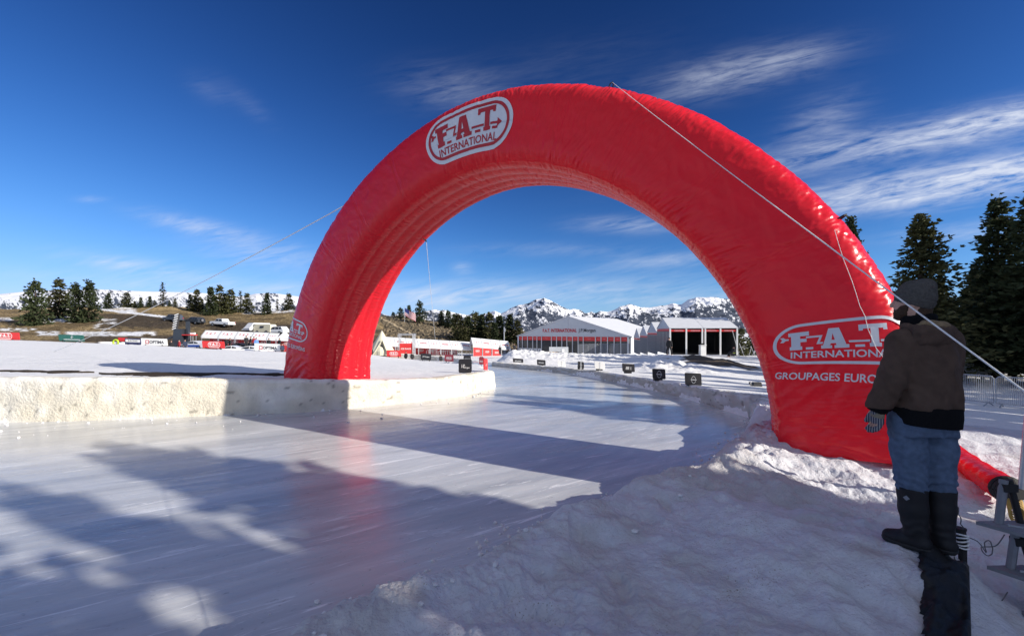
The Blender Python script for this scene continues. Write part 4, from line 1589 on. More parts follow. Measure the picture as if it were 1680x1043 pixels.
for i, (px, a, Y, w) in enumerate(((1466, 478, 34, 1.2), (1490, 455, 38, 1.2), (1540, 460, 36, 1.2), (1566, 490, 33, 1.3), (1588, 475, 34, 1.2), (1610, 455, 36, 1.1), (1612, 505, 29, 1.3), (1660, 430, 33, 1.1),
                                   (1665, 500, 28, 1.3), (1690, 440, 31, 1.2), (1740, 380, 27, 1.1), (1770, 350, 24, 1.1), (1550, 520, 30, 1.4), (1578, 520, 31, 1.4), (1635, 490, 34, 1.3), (1520, 510, 40, 1.3), (1600, 440, 42, 1.2), (1680, 480, 40, 1.3))):
    hill_tree(None, ('spruce', 'spruce_c', 'spruce_b')[i % 3], px, a, 610, 'dark spruce crowded in the dense forest behind the steel fence', G5, w, Y)

# trees right of and behind the camera: they cast the long shadows across the ice, the bank and the man
G6 = 'shade trees beyond the right of the picture'


def shade_tree(q, tip, h, wide, kind='shade'):
    """q: distance of the shadow's axis from the camera, across the sun; tip: where its point falls, along the sun (negative = left)"""
    ax = np.array([math.cos(R(SUN_AZ)), math.sin(R(SUN_AZ))])
    n = np.array([-ax[1], ax[0]])
    L = h / math.tan(R(SUN_EL))
    p = n * q + ax * (tip + L)
    z = gz(p[0], p[1])
    tree(kind, (p[0], p[1], z - .1), h, 'tall conifer right of the picture casting a long shadow over the ice', G6, wide=wide)


for q, tip, h, w in ((4.36, -8.8, 11.5, .64), (2.72, -7.6, 12, .34), (1.20, -10.4, 11, .50), (.1, -9, 12.5, 1.0), (-1.6, -9, 12, 1.2), (-4.0, -9, 13, 1.3), (4.7, -2.0, 9.5, .8), (3.45, -2.2, 9, .62), (2.3, -1.4, 10, .75), (.8, -4, 10, 1.1)):
    shade_tree(q, tip, h, w)
for q, tip, h, w in ((12.2, -5.0, 12, .55), (13.4, -5.6, 12.5, .55), (14.2, -.6, 13, .4), (16.0, -2.8, 12.5, .36), (17.9, -5.0, 13, .36), (20.6, -2.6, 12, .40), (23.5, -5, 12, .4), (28, -8, 12, .5), (30.6, -9.5, 12.5, .5), (33.2, -9.5, 12, .55), (36, -7, 12, .55), (39, -5.5, 12, .6), (11.3, 3.6, 10, .8), (13.3, 5, 11, .9), (9.5, 6, 9, .9), (7.9, 4.6, 8.5, .55), (16.8, 6, 12, 1.0), (20.3, 7, 12, 1.2), (24.3, 8, 13, 1.2)):
    shade_tree(q, tip, h, w)



# ------------------------------------------------------------------ boards
def plate_text(name, VF, w, h, c, mt, parent, off=.012, ry=0.0):
    """flat shape in the x-z plane of its parent, facing -y"""
    V = np.array(VF[0])
    P = np.stack([V[:, 0] + c[0], np.full(len(V), -off), V[:, 1] + c[1]], -1)
    return mesh(name, P, VF[1], mt, parent)


def fit(VF, w):
    V = np.array(VF[0])
    return V * (w / (V[:, 0].max() - V[:, 0].min())), VF[1]


LOGO_S = merge([flat_polys([stadium(BW, BH), stadium(BW - .16, BH - .16)]), LET])


def board(p0, p1, hgt, mt, label, content=(), group=None, skew=0.0, legs=True, thick=.06, name='sign_board', cat='sign board', r=.08):
    """upright board from ground point p0 to p1"""
    p0, p1 = np.array(p0, float), np.array(p1, float)
    d = p1 - p0
    w = float(np.hypot(d[0], d[1]))
    mid = (p0 + p1) / 2
    t = empty(name, tuple(mid), math.atan2(d[1], d[0]), label, cat, group)
    slope = (p1[2] - p0[2]) / 2
    out = []
    for (x, z) in stadium(w, hgt, min(r, hgt * .3), 4):
        out.append((x + skew * (z / hgt), z + hgt / 2 + .04 + slope * 2 * x / w))
    mm = MB().prism(out, 1, -thick / 2, thick / 2)
    mm.build('panel', M[mt], t)
    if legs:
        for s in (-1, 1):
            MB().box((s * w * .32, .05, .02 + slope * s * .64), (.05, .35, .3)).build('leg', M['rubber'], t)
    for (nm, VF, cw, cx, cz, cm) in content:
        V, F = fit(VF, cw)
        V = V + np.array([0, 0])
        V[:, 1] += slope * 2 * (V[:, 0] + cx) / w
        plate_text(nm, (V, F), 0, 0, (cx, cz), M[cm], t, thick / 2 + .012)
    return t


def pxboard(x0, x1, yt0, yb0, yb1, Y, mt, label, content=(), Y1=None, **k):
    p0, p1 = at(x0, yb0, Y), at(x1, yb1, Y1 or Y)
    return board(p0, p1, (yb0 - yt0) / FPX * Y, mt, label, content, **k)


T_OPT = text2d('OPTIMA', 2.0, .42, .03)
SQ = flat_polys([[(-.3, -.3), (.3, -.3), (.3, .3), (-.3, .3)], [(-.19, -.19), (.19, -.19), (.19, .19), (-.19, .19)]])
PB = 'advertising boards along the infield'
pxboard(-24, 32, 545.2, 557.2, 558, 61.5, 'red', 'red board with a white oval badge at the far left of the infield', [('logo', LOGO_S, 2.0, .4, .55, 'whitep')], group=PB, skew=-.1)
CROSS = merge([flat_polys([stadium(.5, .06, .03)]), flat_polys([stadium(.07, .5, .03)]), flat_polys([[(-.2, -.22), (-.12, -.22), (.03, 0), (-.05, 0)]])])
LINE = flat_polys([stadium(2.4, .09, .04)])
pxboard(96.5, 138, 549, 559.4, 560.4, 60.5, 'green', 'dark green board with a white emblem over a white line', [('emblem', CROSS, .40, .1, .62, 'greytxt'), ('lettering', LINE, 2.3, .1, .26, 'greytxt')], group=PB, skew=-.15)
pxboard(194, 209, 554, 560, 560.5, 62.5, 'red', 'small red board peeking over the dark board left of the white ones', group=PB)
t = pxboard(205, 231.5, 555, 565, 566, 61.5, 'navy', 'dark navy board with a white upper band behind the pit rail', [('band', flat_polys([stadium(2.05, .38, .05)]), 2.05, 0, .55, 'whitep'), ('lettering', text2d('RACING', 1.6, .26, .02), 1.3, 0, .56, 'blacktxt')], group=PB)
for x0, x1, a, b0, b1, Y, lab in ((232, 274.5, 555, 566.3, 567.6, 60.5, 'long white board with dark lettering left of the striped mast'), (418, 460, 563.3, 575.5, 577, 62.3, 'long white board with dark lettering near the left leg of the arch')):
    pxboard(x0, x1, a, b0, b1, Y, 'whitep', lab, [('lettering', T_OPT, 2.0, .35, .5, 'blacktxt'), ('mark', SQ, .5, -.95, .5, 'redtxt')], group=PB, skew=-.1)
pxboard(332, 368.5, 559.5, 570.8, 571.8, 61, 'red', 'bright red board with a white oval badge in front of the left tents', [('logo', LOGO_S, 1.7, .1, .50, 'whitep')], group=PB, skew=-.12)
pxboard(634.5, 658, 574.6, 585.2, 585.8, 66, 'red', 'red board with a white oval badge beside the bell tent', [('logo', LOGO_S, 1.25, 0, .5, 'whitep')], group=PB, skew=-.06)
pxboard(690, 707.5, 579.8, 590, 591.2, 64, 'black', 'small black board with white script on the far infield edge', [('lettering', text2d('J.P.Morgan', 1, None, .01), 1.0, 0, .48, 'whitep')], group=PB)
pxboard(729.5, 744, 581.8, 593, 593.4, 60, 'maroon', 'dark red square board with a pale oval badge on the far infield edge', [('logo', LOGO_S, .78, 0, .48, 'greytxt')], group=PB)
# lime tyre beside the boards
m = MB()
p = at(190.5, 561.5, 61)
m.tube([(.36 * math.cos(a), -.06, .36 * math.sin(a)) for a in np.linspace(0, 6.283, 15)], .11, 8, False)
tag(m.build('tyre', M['lime'], None, True, loc=tuple(p)), 'lime yellow tyre leaning at the left end of the pit boards', 'tyre')
# near infield boards
G7 = 'boards at the tip of the infield'


def stand_board(x0, x1, yt, yb, Y, mt, lab, content=(), Y1=None):
    pxb = pxboard(x0, x1, yt, yb, yb, Y, mt, lab, content, Y1=Y1, group=G7, legs=False, thick=.04, r=.07)
    w = (x1 - x0) / FPX * Y
    for s in (-1, 1):
        MB().box((s * w * .3, 0, -.10), (.03, .03, .32)).build('leg', M['whitep'], pxb)
    return pxb


stand_board(752.5, 774, 590.5, 613.4, 16.3, 'black', 'black board with white script lettering standing on the infield tip', [('lettering', merge([(text2d('J.P.', 1, None, .01)[0] * .6 + np.array([-.35, .18]), text2d('J.P.', 1, None, .01)[1]), (text2d('Morgan', 1, None, .01)[0] * .9 + np.array([.05, -.06]), text2d('Morgan', 1, None, .01)[1])]), .31, .03, .25, 'whitep')])
stand_board(760.5, 772.5, 584, 593.5, 24, 'black', 'small dark board directly behind the black script board', [('lettering', text2d('J.P.Morgan', 1, None, 0), .3, 0, .17, 'greytxt')])
stand_board(786, 793.5, 586.2, 599, 22.5, 'maroon', 'narrow dark red board with an oval badge on the infield tip', [('logo', LOGO_S, .18, 0, .2, 'greytxt')])
stand_board(793.8, 799.4, 589, 608.4, 17.6, 'red', 'red board seen almost edge-on at the very tip of the infield', [('lettering', text2d('F.A.T.', 1, .3, .02), .3, 0, .25, 'whitep')], Y1=18.6)
# boards on the right wall
G8 = 'boards along the right snow wall'
OVAL = merge([flat_polys([[(.5 * math.cos(a) * .62, .5 * math.sin(a)) for a in np.linspace(0, 6.283, 29)[:-1]], [(.44 * math.cos(a) * .62, .44 * math.sin(a)) for a in np.linspace(0, 6.283, 29)[:-1]]]), flat_polys([[(-.4, -.04), (.4, -.04), (.4, .05), (-.4, .05)]])])
WAVE = merge([flat_polys([[(x, -.3), (x + .12, -.3), (x + .22, .3), (x + .10, .3)]]) for x in (-.6, -.38, -.16)] + [flat_polys([[(.2, y), (.6, y), (.6, y + .05), (.2, y + .05)]]) for y in (-.25, -.05, .15)])
BARS = merge([flat_polys([[(x, -.5), (x + .06, -.5), (x + .06, .5), (x, .5)]]) for x in (-.03,)] + [flat_polys([[(-.1, y), (.1, y), (.1, y + .04), (-.1, y + .04)]]) for y in (-.3, .0, .3)])
WORD = text2d('ROLAND', 1, .22, .02)
for x0, x1, yt, yb, Y, mt, lab, con in (
        (841.5, 858.5, 588.3, 596.6, 31.5, 'black', 'black board with a white word, farthest along the right wall', [('lettering', WORD, .45, 0, .2, 'greytxt')]),
        (881, 895, 590.5, 599.8, 28.8, 'black', 'smaller black board with a white word, second farthest on the right wall', [('lettering', WORD, .34, 0, .2, 'greytxt')]),
        (915, 928, 592, 602.4, 26.2, 'whitep', 'small white board between two dark ones on the right wall', [('lettering', BARS, .07, 0, .2, 'greytxt')]),
        (948, 958, 593.7, 604.6, 24.2, 'black', 'narrow dark board right of the small white one', [('lettering', BARS, .12, 0, .2, 'greytxt')]),
        (975.5, 992.5, 593.8, 606.4, 22.4, 'whitep', 'wider pale board standing in shade on the right wall', [('lettering', BARS, .08, 0, .2, 'greytxt')]),
        (1021, 1041, 597.5, 611, 19.6, 'black', 'black board with slanted white bars on the right wall', [('lettering', WAVE, .26, 0, .2, 'whitep')]),
        (1070.5, 1091.5, 606, 623, 17.2, 'black', 'dark board with a thin oval ring, second nearest on the right wall', [('emblem', OVAL, .22, 0, .22, 'greytxt')]),
        (1124, 1150.5, 613.2, 633.5, 15.2, 'black', 'dark board with a thin oval ring, nearest to the right leg of the arch', [('emblem', OVAL, .20, 0, .23, 'greytxt')])):
    b = pxboard(x0, x1, yt, yb - .6, yb + .6, Y, mt, lab, con, group=G8, legs=False, thick=.05, r=.04, skew=-.02)
    MB().box((0, .12, .06), (.3, .22, .2)).build('leg', M['rubber'], b)


# ------------------------------------------------------------------ tents
TXT_FAT, TXT_INT = text2d('F . A . T .', 1, None, .02), text2d('INTERNATIONAL', 1, None, .02)
OPTL = text2d('OPTIMA', 1, .24, .02)


def canopy(p0, p1, depth, he, hr, label, words, wall, group, back=True, peak=False, valmat='roofw'):
    """one bay of a white canopy with a gabled roof: front edge from p0 to p1 at ground level"""
    p0, p1 = np.array(p0, float), np.array(p1, float)
    d = p1 - p0
    w = float(np.hypot(d[0], d[1]))
    t = empty('canopy_tent', tuple(p0), math.atan2(d[1], d[0]), label, 'canopy tent', group)
    sl = d[2]
    g = .02

    def Z(x, z):
        return z + sl * x / w
    m = MB()
    if peak:
        P, F = [(-.0, 0, he), (w, 0, he + sl), (w, depth, he + sl), (0, depth, he)], []
        n = 9
        V = []
        for i in range(n):
            k = i / (n - 1)
            r_ = (1 - k) ** 1.7 * .5
            for (sx, sy) in ((-1, -1), (1, -1), (1, 1), (-1, 1)):
                V.append((w / 2 + sx * r_ * w, depth / 2 + sy * r_ * depth, Z(w / 2, he + (hr - he) * k)))
        for i in range(n - 1):
            F += [[i * 4 + k, i * 4 + (k + 1) % 4, (i + 1) * 4 + (k + 1) % 4, (i + 1) * 4 + k] for k in range(4)]
        m.add(V, F)
    else:
        th = .04
        for (ya, za, yb, zb) in ((0, he, depth / 2, hr), (depth / 2, hr, depth, he)):
            m.add([(g, ya, Z(g, za)), (w - g, ya, Z(w, za)), (w - g, yb, Z(w, zb)), (g, yb, Z(g, zb)), (g, ya, Z(g, za - th)), (w - g, ya, Z(w, za - th)), (w - g, yb, Z(w, zb - th)), (g, yb, Z(g, zb - th))],
                  [(0, 1, 2, 3), (7, 6, 5, 4), (0, 4, 5, 1), (1, 5, 6, 2), (2, 6, 7, 3), (3, 7, 4, 0)])
    m.build('roof', M['roofw'], t)
    v = MB()
    v.add([(0, -.012, Z(0, he - .34)), (w, -.012, Z(w, he - .34)), (w, -.012, Z(w, he)), (0, -.012, Z(0, he)), (0, .012, Z(0, he - .34)), (w, .012, Z(w, he - .34)), (w, .012, Z(w, he)), (0, .012, Z(0, he))], [(0, 1, 2, 3), (7, 6, 5, 4), (0, 4, 5, 1), (3, 2, 6, 7)])
    v.build('valance', M[valmat], t)
    for x in (0.05, w - .05):
        for y in (.05, depth - .05):
            MB().box((x, y, Z(x, he / 2)), (.06, .06, he)).build('pole', M['alu'], t)
    if back:
        zb = .0
        b = MB()
        b.add([(.03, depth - .2, Z(0, zb)), (w - .03, depth - .2, Z(w, zb)), (w - .03, depth - .2, Z(w, he - .1)), (.03, depth - .2, Z(0, he - .1)), (.03, depth - .16, Z(0, zb)), (w - .03, depth - .16, Z(w, zb)), (w - .03, depth - .16, Z(w, he - .1)), (.03, depth - .16, Z(0, he - .1))], [(0, 1, 2, 3), (7, 6, 5, 4), (0, 4, 5, 1), (1, 5, 6, 2), (2, 6, 7, 3), (3, 7, 4, 0)])
        bo = b.build('back_wall', M[wall], t)
        V, F = fit(OPTL if words == 'o' else LOGO_S, w * .55)
        P = np.stack([V[:, 0] + w / 2, np.full(len(V), depth - .22), V[:, 1] + he * .62 + sl * .5], -1)
        mesh('logo', P, F, M['greytxt'], bo)
    VF = TXT_FAT if words != 'i' else TXT_INT
    if not peak:
        V, F = fit(VF, w * .62)
        V[:, 1] *= 2.0 if words == 'i' else 1.5
        a = math.atan2(hr - he, depth / 2)
        yy = depth * .22 + V[:, 1] * math.cos(a) * 1.6
        P = np.stack([V[:, 0] + w / 2, yy, he + (yy / (depth / 2)) * (hr - he) + .02 + sl * (V[:, 0] + w / 2) / w], -1)
        mesh('lettering', P, F, M['redtxt'], t)
        MB().add([(-.06, -.02, he + .0), (.06, -.02, he + .0), (.06, depth / 2, hr + .035), (-.06, depth / 2, hr + .035), (-.06, -.02, he - .3), (.06, -.02, he - .3)], [(0, 1, 2, 3), (0, 4, 5, 1)]).build('seam', M['alu'], t)
    return t


GT = 'white canopy tents of the pit row'
# left row: front eave points
L0, L1 = at(330, 574, 70), at(471, 578.5, 72.5)
xs = [330, 357, 384, 410.5, 436.5, 453.5, 474]
labs = ['leftmost white canopy tent of the left row, beside the tractor', 'second white canopy tent from the left in the left row', 'white canopy tent over the black race car', 'white canopy tent right of the race car canopy, people standing in it',
        'narrower white canopy tent just left of the peaked tent', 'white pagoda tent with a pointed peak beside the arch leg']
for i in range(6):
    f = lambda px: L0 + (L1 - L0) * ((px - 330) / 141.0)
    a, b = f(xs[i] if i < 5 else 451), f(xs[i + 1])
    canopy(a, b, 3.0, 2.25, 3.15 if i < 5 else 4.0, labs[i], 'o' if i % 2 == 0 else 'f', 'darkred', GT, peak=(i == 5))
# middle row
m0, m1 = at(629, 584, 84), at(775, 590, 92)
mid = ['first white canopy tent right of the bell tent', 'white canopy tent directly left of the metal truss gate', 'white canopy tent behind the metal truss gate', 'white canopy tent just right of the metal truss gate', 'fourth canopy tent from the right end of the middle row',
       'third canopy tent from the right end of the middle row', 'second canopy tent from the right end of the middle row', 'last canopy tent at the right end of the middle row, its right bay empty']
for i in range(8):
    f = lambda k: m0 + (m1 - m0) * k / 8.0
    canopy(f(i), f(i + 1), 3.2, 2.25, 3.7, mid[i], 'fi'[i % 2], 'darkred', GT, back=(i != 7))
# third row
r0, r1 = at(776, 585, 90), at(838, 590, 93)
thr = ['white canopy tent with bright red wall, left of three before the pines', 'white canopy tent with bright red wall, middle of three before the pines', 'white canopy tent with bright red wall, right of three before the pines', 'white canopy tent nearest the big marquee']
for i in range(4):
    f = lambda k: r0 + (r1 - r0) * k / 4.0
    t = canopy(f(i), f(i + 1), 3.0, 2.3, 3.9, thr[i], 'fi'[i % 2], 'red', GT, back=False)
    w = float(np.hypot(*((r1 - r0)[:2]))) / 4
    if i < 3:
        bo = MB().box((w / 2, .15, 1.0), (w * .86, .05, 1.9)).build('front_wall', M['red'], t)
        V, F = fit(LOGO_S, w * .42)
        mesh('logo', np.stack([V[:, 0] + w / 2, np.full(len(V), .11), V[:, 1] + 1.15], -1), F, M['whitep'], bo)


def bell_tent():
    c = at(626.5, 579, 74)
    t = empty('bell_tent', tuple(c), 0, 'cream canvas bell tent with an open awning, right of the left arch leg', 'bell tent')
    n, hh, rr = 40, 3.7, 2.05
    V = []
    for k, (f, z) in enumerate(((1.0, -.3), (1.0, .35), (.80, 1.1), (.55, 1.95), (.27, 2.9), (.05, hh))):
        for j in range(n):
            a = 2 * math.pi * j / n
            fold = 1 + .035 * math.cos(a * 9) * (1 - z / hh)
            V.append((rr * f * fold * math.cos(a), rr * f * fold * math.sin(a), z))
    F = grid_faces(6, n, wrap_m=True).tolist() + [[5 * n + j for j in range(n)]]
    mesh('canvas', V, F, M['canvas'], t)
    aw = MB()
    for s in (-1, 1):
        aw.add([(.45 + .0, -1.2, 2.2), (.45 + 1.25 * s, -2.2, .0), (.45 + 1.15 * s, -1.2, .0), (.5, -.6, 2.25), (.45, -1.24, 2.16), (.45 + 1.25 * s, -2.24, -.04)], [(0, 1, 2, 3), (0, 4, 5, 1)])
        aw.tube([(.45, -1.3, 2.25), (.45 + 1.3 * s, -2.25, -.3)], .07, 6)
    aw.build('awning', M['canvas'], t)
    d = MB().prism([(-.65, 0), (.65, 0), (0, 1.75)], 1, -1.62, -1.56)
    d.build('door_opening', M['interior'], t, loc=(.45, 0, 0))
    MB().tube([(0, 0, hh - .1), (0, 0, hh + .18)], .03, 6).build('pole', M['galv'], t)


bell_tent()


def truss(m, a, b, w=.26, n=10, r=.035):
    a, b = Vector(a), Vector(b)
    d = (b - a).normalized()
    u = d.cross(Vector((0, 1, 0)))
    u = u.normalized() if u.length > .1 else Vector((1, 0, 0))
    v = d.cross(u).normalized()
    cs = [(u * sx + v * sy) * w / 2 for sx, sy in ((-1, -1), (1, -1), (1, 1), (-1, 1))]
    for c in cs:
        m.tube([a + c, b + c], r, 5)
    for i in range(n):
        p, q = a + (b - a) * i / n, a + (b - a) * (i + 1) / n
        for k in range(4):
            m.tube([p + cs[k], q + cs[(k + 1) % 4]], r * .6, 4)


def truss_gate():
    c = at(668, 584, 76)
    t = empty('truss_gate', tuple(c), 0, 'metal truss gate holding a bright red banner in front of the tents', 'gate')
    hw = 1.25
    for y in (-.75, .75):
        for s in (-1, 1):
            m = MB()
            truss(m, (s * hw - (.15 if y > 0 else 0), y, -.3), (s * hw - (.15 if y > 0 else 0), y, 3.75), .27, 10)
            m.build('post', M['alu'], t)
    m = MB()
    truss(m, (-hw, -.75, 3.75), (hw, -.75, 3.75), .27, 7)
    truss(m, (-hw - .15, .75, 3.75), (hw - .15, .75, 3.75), .27, 7)
    truss(m, (-hw, -.75, 3.75), (-hw, .75, 3.75), .27, 4)
    truss(m, (hw, -.75, 3.75), (hw, .75, 3.75), .27, 4)
    m.build('top_beam', M['alu'], t)
    b = MB().box((0, -.8, 1.35), (2.15, .05, 1.75)).build('banner', M['red'], t)
    V, F = fit(text2d('ICE RACE', 1, .16, .03), 1.7)
    mesh('lettering', np.stack([V[:, 0], np.full(len(V), -.84), V[:, 1] + 1.3], -1), F, M['whitep'], b)


truss_gate()


def marquee():
    A, B = np.array([1.32, 95.0]), np.array([21.6, 80.0])
    zb = -2.6
    w = float(np.hypot(*(B - A)))
    C0 = (A + B) / 2
    t = empty('marquee', (C0[0], C0[1], zb), math.atan2(*(B - A)[::-1]), 'huge white gabled marquee with red lettering in front of the snowy peaks', 'marquee')
    he, hr, dep = 4.05, 8.05, 24.0

    def px2(px):
        r_ = (px - CX) / FPX
        return ((r_ * A[1] - A[0]) / ((B - A)[0] - r_ * (B - A)[1]) - .5) * w
    ox = px2(932.5)
    # roof slopes
    m = MB()
    th = .12
    for (xa, za, xb, zc) in ((-w / 2 - .35, he - .05, ox, hr), (ox, hr, w / 2 + .35, he - .05)):
        m.add([(xa, -.15, za), (xb, -.15, zc), (xb, dep, zc), (xa, dep, za), (xa, -.15, za + th), (xb, -.15, zc + th), (xb, dep, zc + th), (xa, dep, za + th)], [(0, 1, 2, 3), (7, 6, 5, 4), (0, 4, 5, 1), (1, 5, 6, 2), (2, 6, 7, 3), (3, 7, 4, 0)])
    m.build('roof', M['roofw'], t)
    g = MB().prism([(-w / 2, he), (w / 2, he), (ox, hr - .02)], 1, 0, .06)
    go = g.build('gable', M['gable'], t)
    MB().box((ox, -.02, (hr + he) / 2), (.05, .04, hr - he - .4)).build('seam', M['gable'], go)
    for s, xa, xb, mt, bold, hh in (('F.A.T. INTERNATIONAL', 890, 945.5, 'redtxt', .03, .72), ('J.P.Morgan', 949, 977, 'blacktxt', .012, .86)):
        V, F = text2d(s, px2(xb) - px2(xa), hh, bold)
        mesh('lettering', np.stack([V[:, 0] + px2((xa + xb) / 2), np.full(len(V), -.05), V[:, 1] + he + 1.22 - (.08 if 'J' in s else 0)], -1), F, M[mt], go)
    # front: columns, red valances, dark glass
    cols = [850.7, 857.6, 866, 874.5, 881.4, 889, 905.2, 913.6, 922.2, 930.5, 939.7, 948.9, 957.3, 977.3, 986.5, 997.2, 1008, 1018.7, 1031]
    for i, px in enumerate(cols):
        MB().box((px2(px), -.05, he / 2), (.16 if i not in (0, 18) else .34, .2, he)).build('column', M['alu'], t)
    for i in range(len(cols) - 1):
        a, b = px2(cols[i]) + .09, px2(cols[i + 1]) - .09
        va = MB().box(((a + b) / 2, .02, he - .42), (b - a, .06, .78)).build('valance', M['red'], t)
        V, F = fit(TXT_FAT, min((b - a) * .6, .7))
        mesh('lettering', np.stack([V[:, 0] + (a + b) / 2, np.full(len(V), -.03), V[:, 1] + he - .42], -1), F, M['greytxt'], va)
        MB().box(((a + b) / 2, .05, (he - .83) / 2), (b - a, .04, he - .83)).build('window', M['glass'], t)
        if i < 5:
            bo = MB().box(((a + b) / 2, -.02, 1.05), (b - a - .1, .05, .95)).build('notice_board', M['whitep'], t)
            MB().box(((a + b) / 2, -.055, 1.1), (.16, .02, .4)).build('mark', M['black'], bo)
            MB().box(((a + b) / 2, -.02, .28), (b - a - .1, .05, .5)).build('kick_panel', M['red'], t)
    for s in (-1, 1):
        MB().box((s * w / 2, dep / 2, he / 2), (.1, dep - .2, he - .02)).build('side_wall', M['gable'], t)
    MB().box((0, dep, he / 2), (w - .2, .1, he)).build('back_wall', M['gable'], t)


marquee()


def ridge_tents():
    """row of gabled tents running back from the open tent to the marquee; ridges run left to right"""
    s0, s1 = np.array([16.65, 46.2]), np.array([21.3, 76.5])
    zb = [-.05, -.45, -.85, -1.25, -1.7]
    labs = ['open white tent with dark interior and white posts, nearest of the gabled row', 'second gabled white tent behind the open one', 'third gabled white tent, between the open tent and the marquee', 'farthest small gabled white tent, touching the marquee']
    for i in range(4):
        a, b = s0 + (s1 - s0) * i / 4, s0 + (s1 - s0) * (i + 1) / 4
        z = zb[i]
        dv = b - a
        D = float(np.hypot(*dv))
        t = empty('gable_tent', (a[0], a[1], z), math.atan2(dv[1], dv[0]) - math.pi / 2, labs[i], 'tent', 'gabled white tents beside the marquee')
        he, hr, w = 2.8 - .04 * i, 3.95 + .08 * i, 6.6 if i == 0 else 9.0
        # local: x to the right (width), y back along the row
        m = MB()
        th = .06
        n = 2
        for k in range(n):
            xa, xb = -.1 + (w + .2) * k / n + (.02 if k else 0), -.1 + (w + .2) * (k + 1) / n - (.02 if k < n - 1 else 0)
            for (ya, za, yb, zc) in ((-.1, he - .03, D / 2, hr), (D / 2, hr, D + .0, he - .03)):
                m.add([(xa, ya, za), (xb, ya, za), (xb, yb, zc), (xa, yb, zc), (xa, ya, za + th), (xb, ya, za + th), (xb, yb, zc + th), (xa, yb, zc + th)], [(3, 2, 1, 0), (4, 5, 6, 7), (0, 1, 5, 4), (1, 2, 6, 5), (2, 3, 7, 6), (3, 0, 4, 7)])
        m.build('roof', M['roofw'], t)
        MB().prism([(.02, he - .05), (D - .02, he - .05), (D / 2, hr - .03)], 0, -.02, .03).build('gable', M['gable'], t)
        MB().box((0, D / 2, he - .2), (.08, D - .02, .26)).build('red_band', M['red'], t)
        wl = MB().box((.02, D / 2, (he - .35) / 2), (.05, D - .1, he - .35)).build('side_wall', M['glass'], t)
        for k in range(10):
            MB().box((-.01, D * (k + .02) / 9.2 + .06, (he - .35) / 2), (.10, .07, he - .35)).build('mullion', M['alu'], wl)
        if i == 0:
            for x in (.0, w * .245, w * .485, w * .53, w * .755, w):
                MB().box((x, -.0, he / 2 - .02), (.15, .16, he - .06)).build('post', M['whitep'], t)
            fr = MB().box((w / 2, -.02, he - .28), (w, .06, .20)).build('red_band', M['red'], t)
            for k in range(4):
                V, F = fit(TXT_INT, .9)
                mesh('lettering', np.stack([V[:, 0] + w * (.13 + .25 * k), np.full(len(V), -.07), V[:, 1] + he - .28], -1), F, M['greytxt'], fr)
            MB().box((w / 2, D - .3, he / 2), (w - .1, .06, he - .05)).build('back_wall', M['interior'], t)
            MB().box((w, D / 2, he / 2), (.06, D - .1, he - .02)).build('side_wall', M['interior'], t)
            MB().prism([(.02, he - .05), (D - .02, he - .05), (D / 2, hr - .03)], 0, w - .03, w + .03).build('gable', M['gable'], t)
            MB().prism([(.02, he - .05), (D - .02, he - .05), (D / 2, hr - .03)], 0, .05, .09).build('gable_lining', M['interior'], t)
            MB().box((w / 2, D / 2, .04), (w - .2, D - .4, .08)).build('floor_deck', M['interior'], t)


ridge_tents()


def simple(name, parts, loc, label, cat, rz=0.0, group=None):
    """parts: (part name, MB, material)"""
    t = empty(name, tuple(loc), rz, label, cat, group)
    for nm, mb, mt in parts:
        mb.build(nm, M[mt], t)
    return t


p = at(1152.5, 582.5, 45.2)
simple('lectern', [('body', MB().box((0, 0, .5), (.56, .5, 1.0), taper=.97), 'whitep'), ('top', MB().box((0, -.02, 1.03), (.62, .55, .05)), 'whitep'), ('device', MB().box((-.05, 0, 1.14), (.25, .12, .17)), 'black')], p, 'white counter with a dark device on top in front of the open tent', 'counter')
p = at(912, 587, 77)
simple('kiosk', [('counter', MB().box((-1.0, 0, .55), (3.6, 1.2, 1.1)), 'whitep'), ('side_panel', MB().box((1.15, -.3, .8), (.5, 1.4, 1.6)), 'whitep'), ('back_panel', MB().box((.6, .9, .95), (3.4, .08, 1.9)), 'gable'),
                 ('trim', MB().box((-1.0, -.62, .95), (3.5, .04, .25)), 'tan'), ('lettering', MB().box((-1.0, -.62, .45), (1.0, .04, .3)), 'redtxt')], p, 'white bar counter with brown trim in front of the marquee', 'bar')


def barrier(loc, rz, label, group, w=2.2, h=1.1, n=18, foot=True, name='crowd_barrier'):
    t = empty(name, tuple(loc), rz, label, 'fence', group)
    m = MB()
    m.tube([(-w / 2, 0, .12), (-w / 2, 0, h - .08), (-w / 2 + .08, 0, h), (w / 2 - .08, 0, h), (w / 2, 0, h - .08), (w / 2, 0, .12), (-w / 2, 0, .12)], .021, 6)
    m.build('frame', M['galv'], t)
    b = MB()
    for k in range(n):
        x = -w / 2 + w * (k + 1) / (n + 1)
        b.tube([(x, 0, .12), (x, 0, h)], .0085 if n > 10 else .03, 5)
    b.build('bars', M['galv'], t)
    if foot:
        for s in (-1, 1):
            MB().tube([(s * w * .38, -.32, .0), (s * w * .38, 0, .12), (s * w * .38, .32, .0)], .02, 5).build('foot', M['galv'], t)
    return t


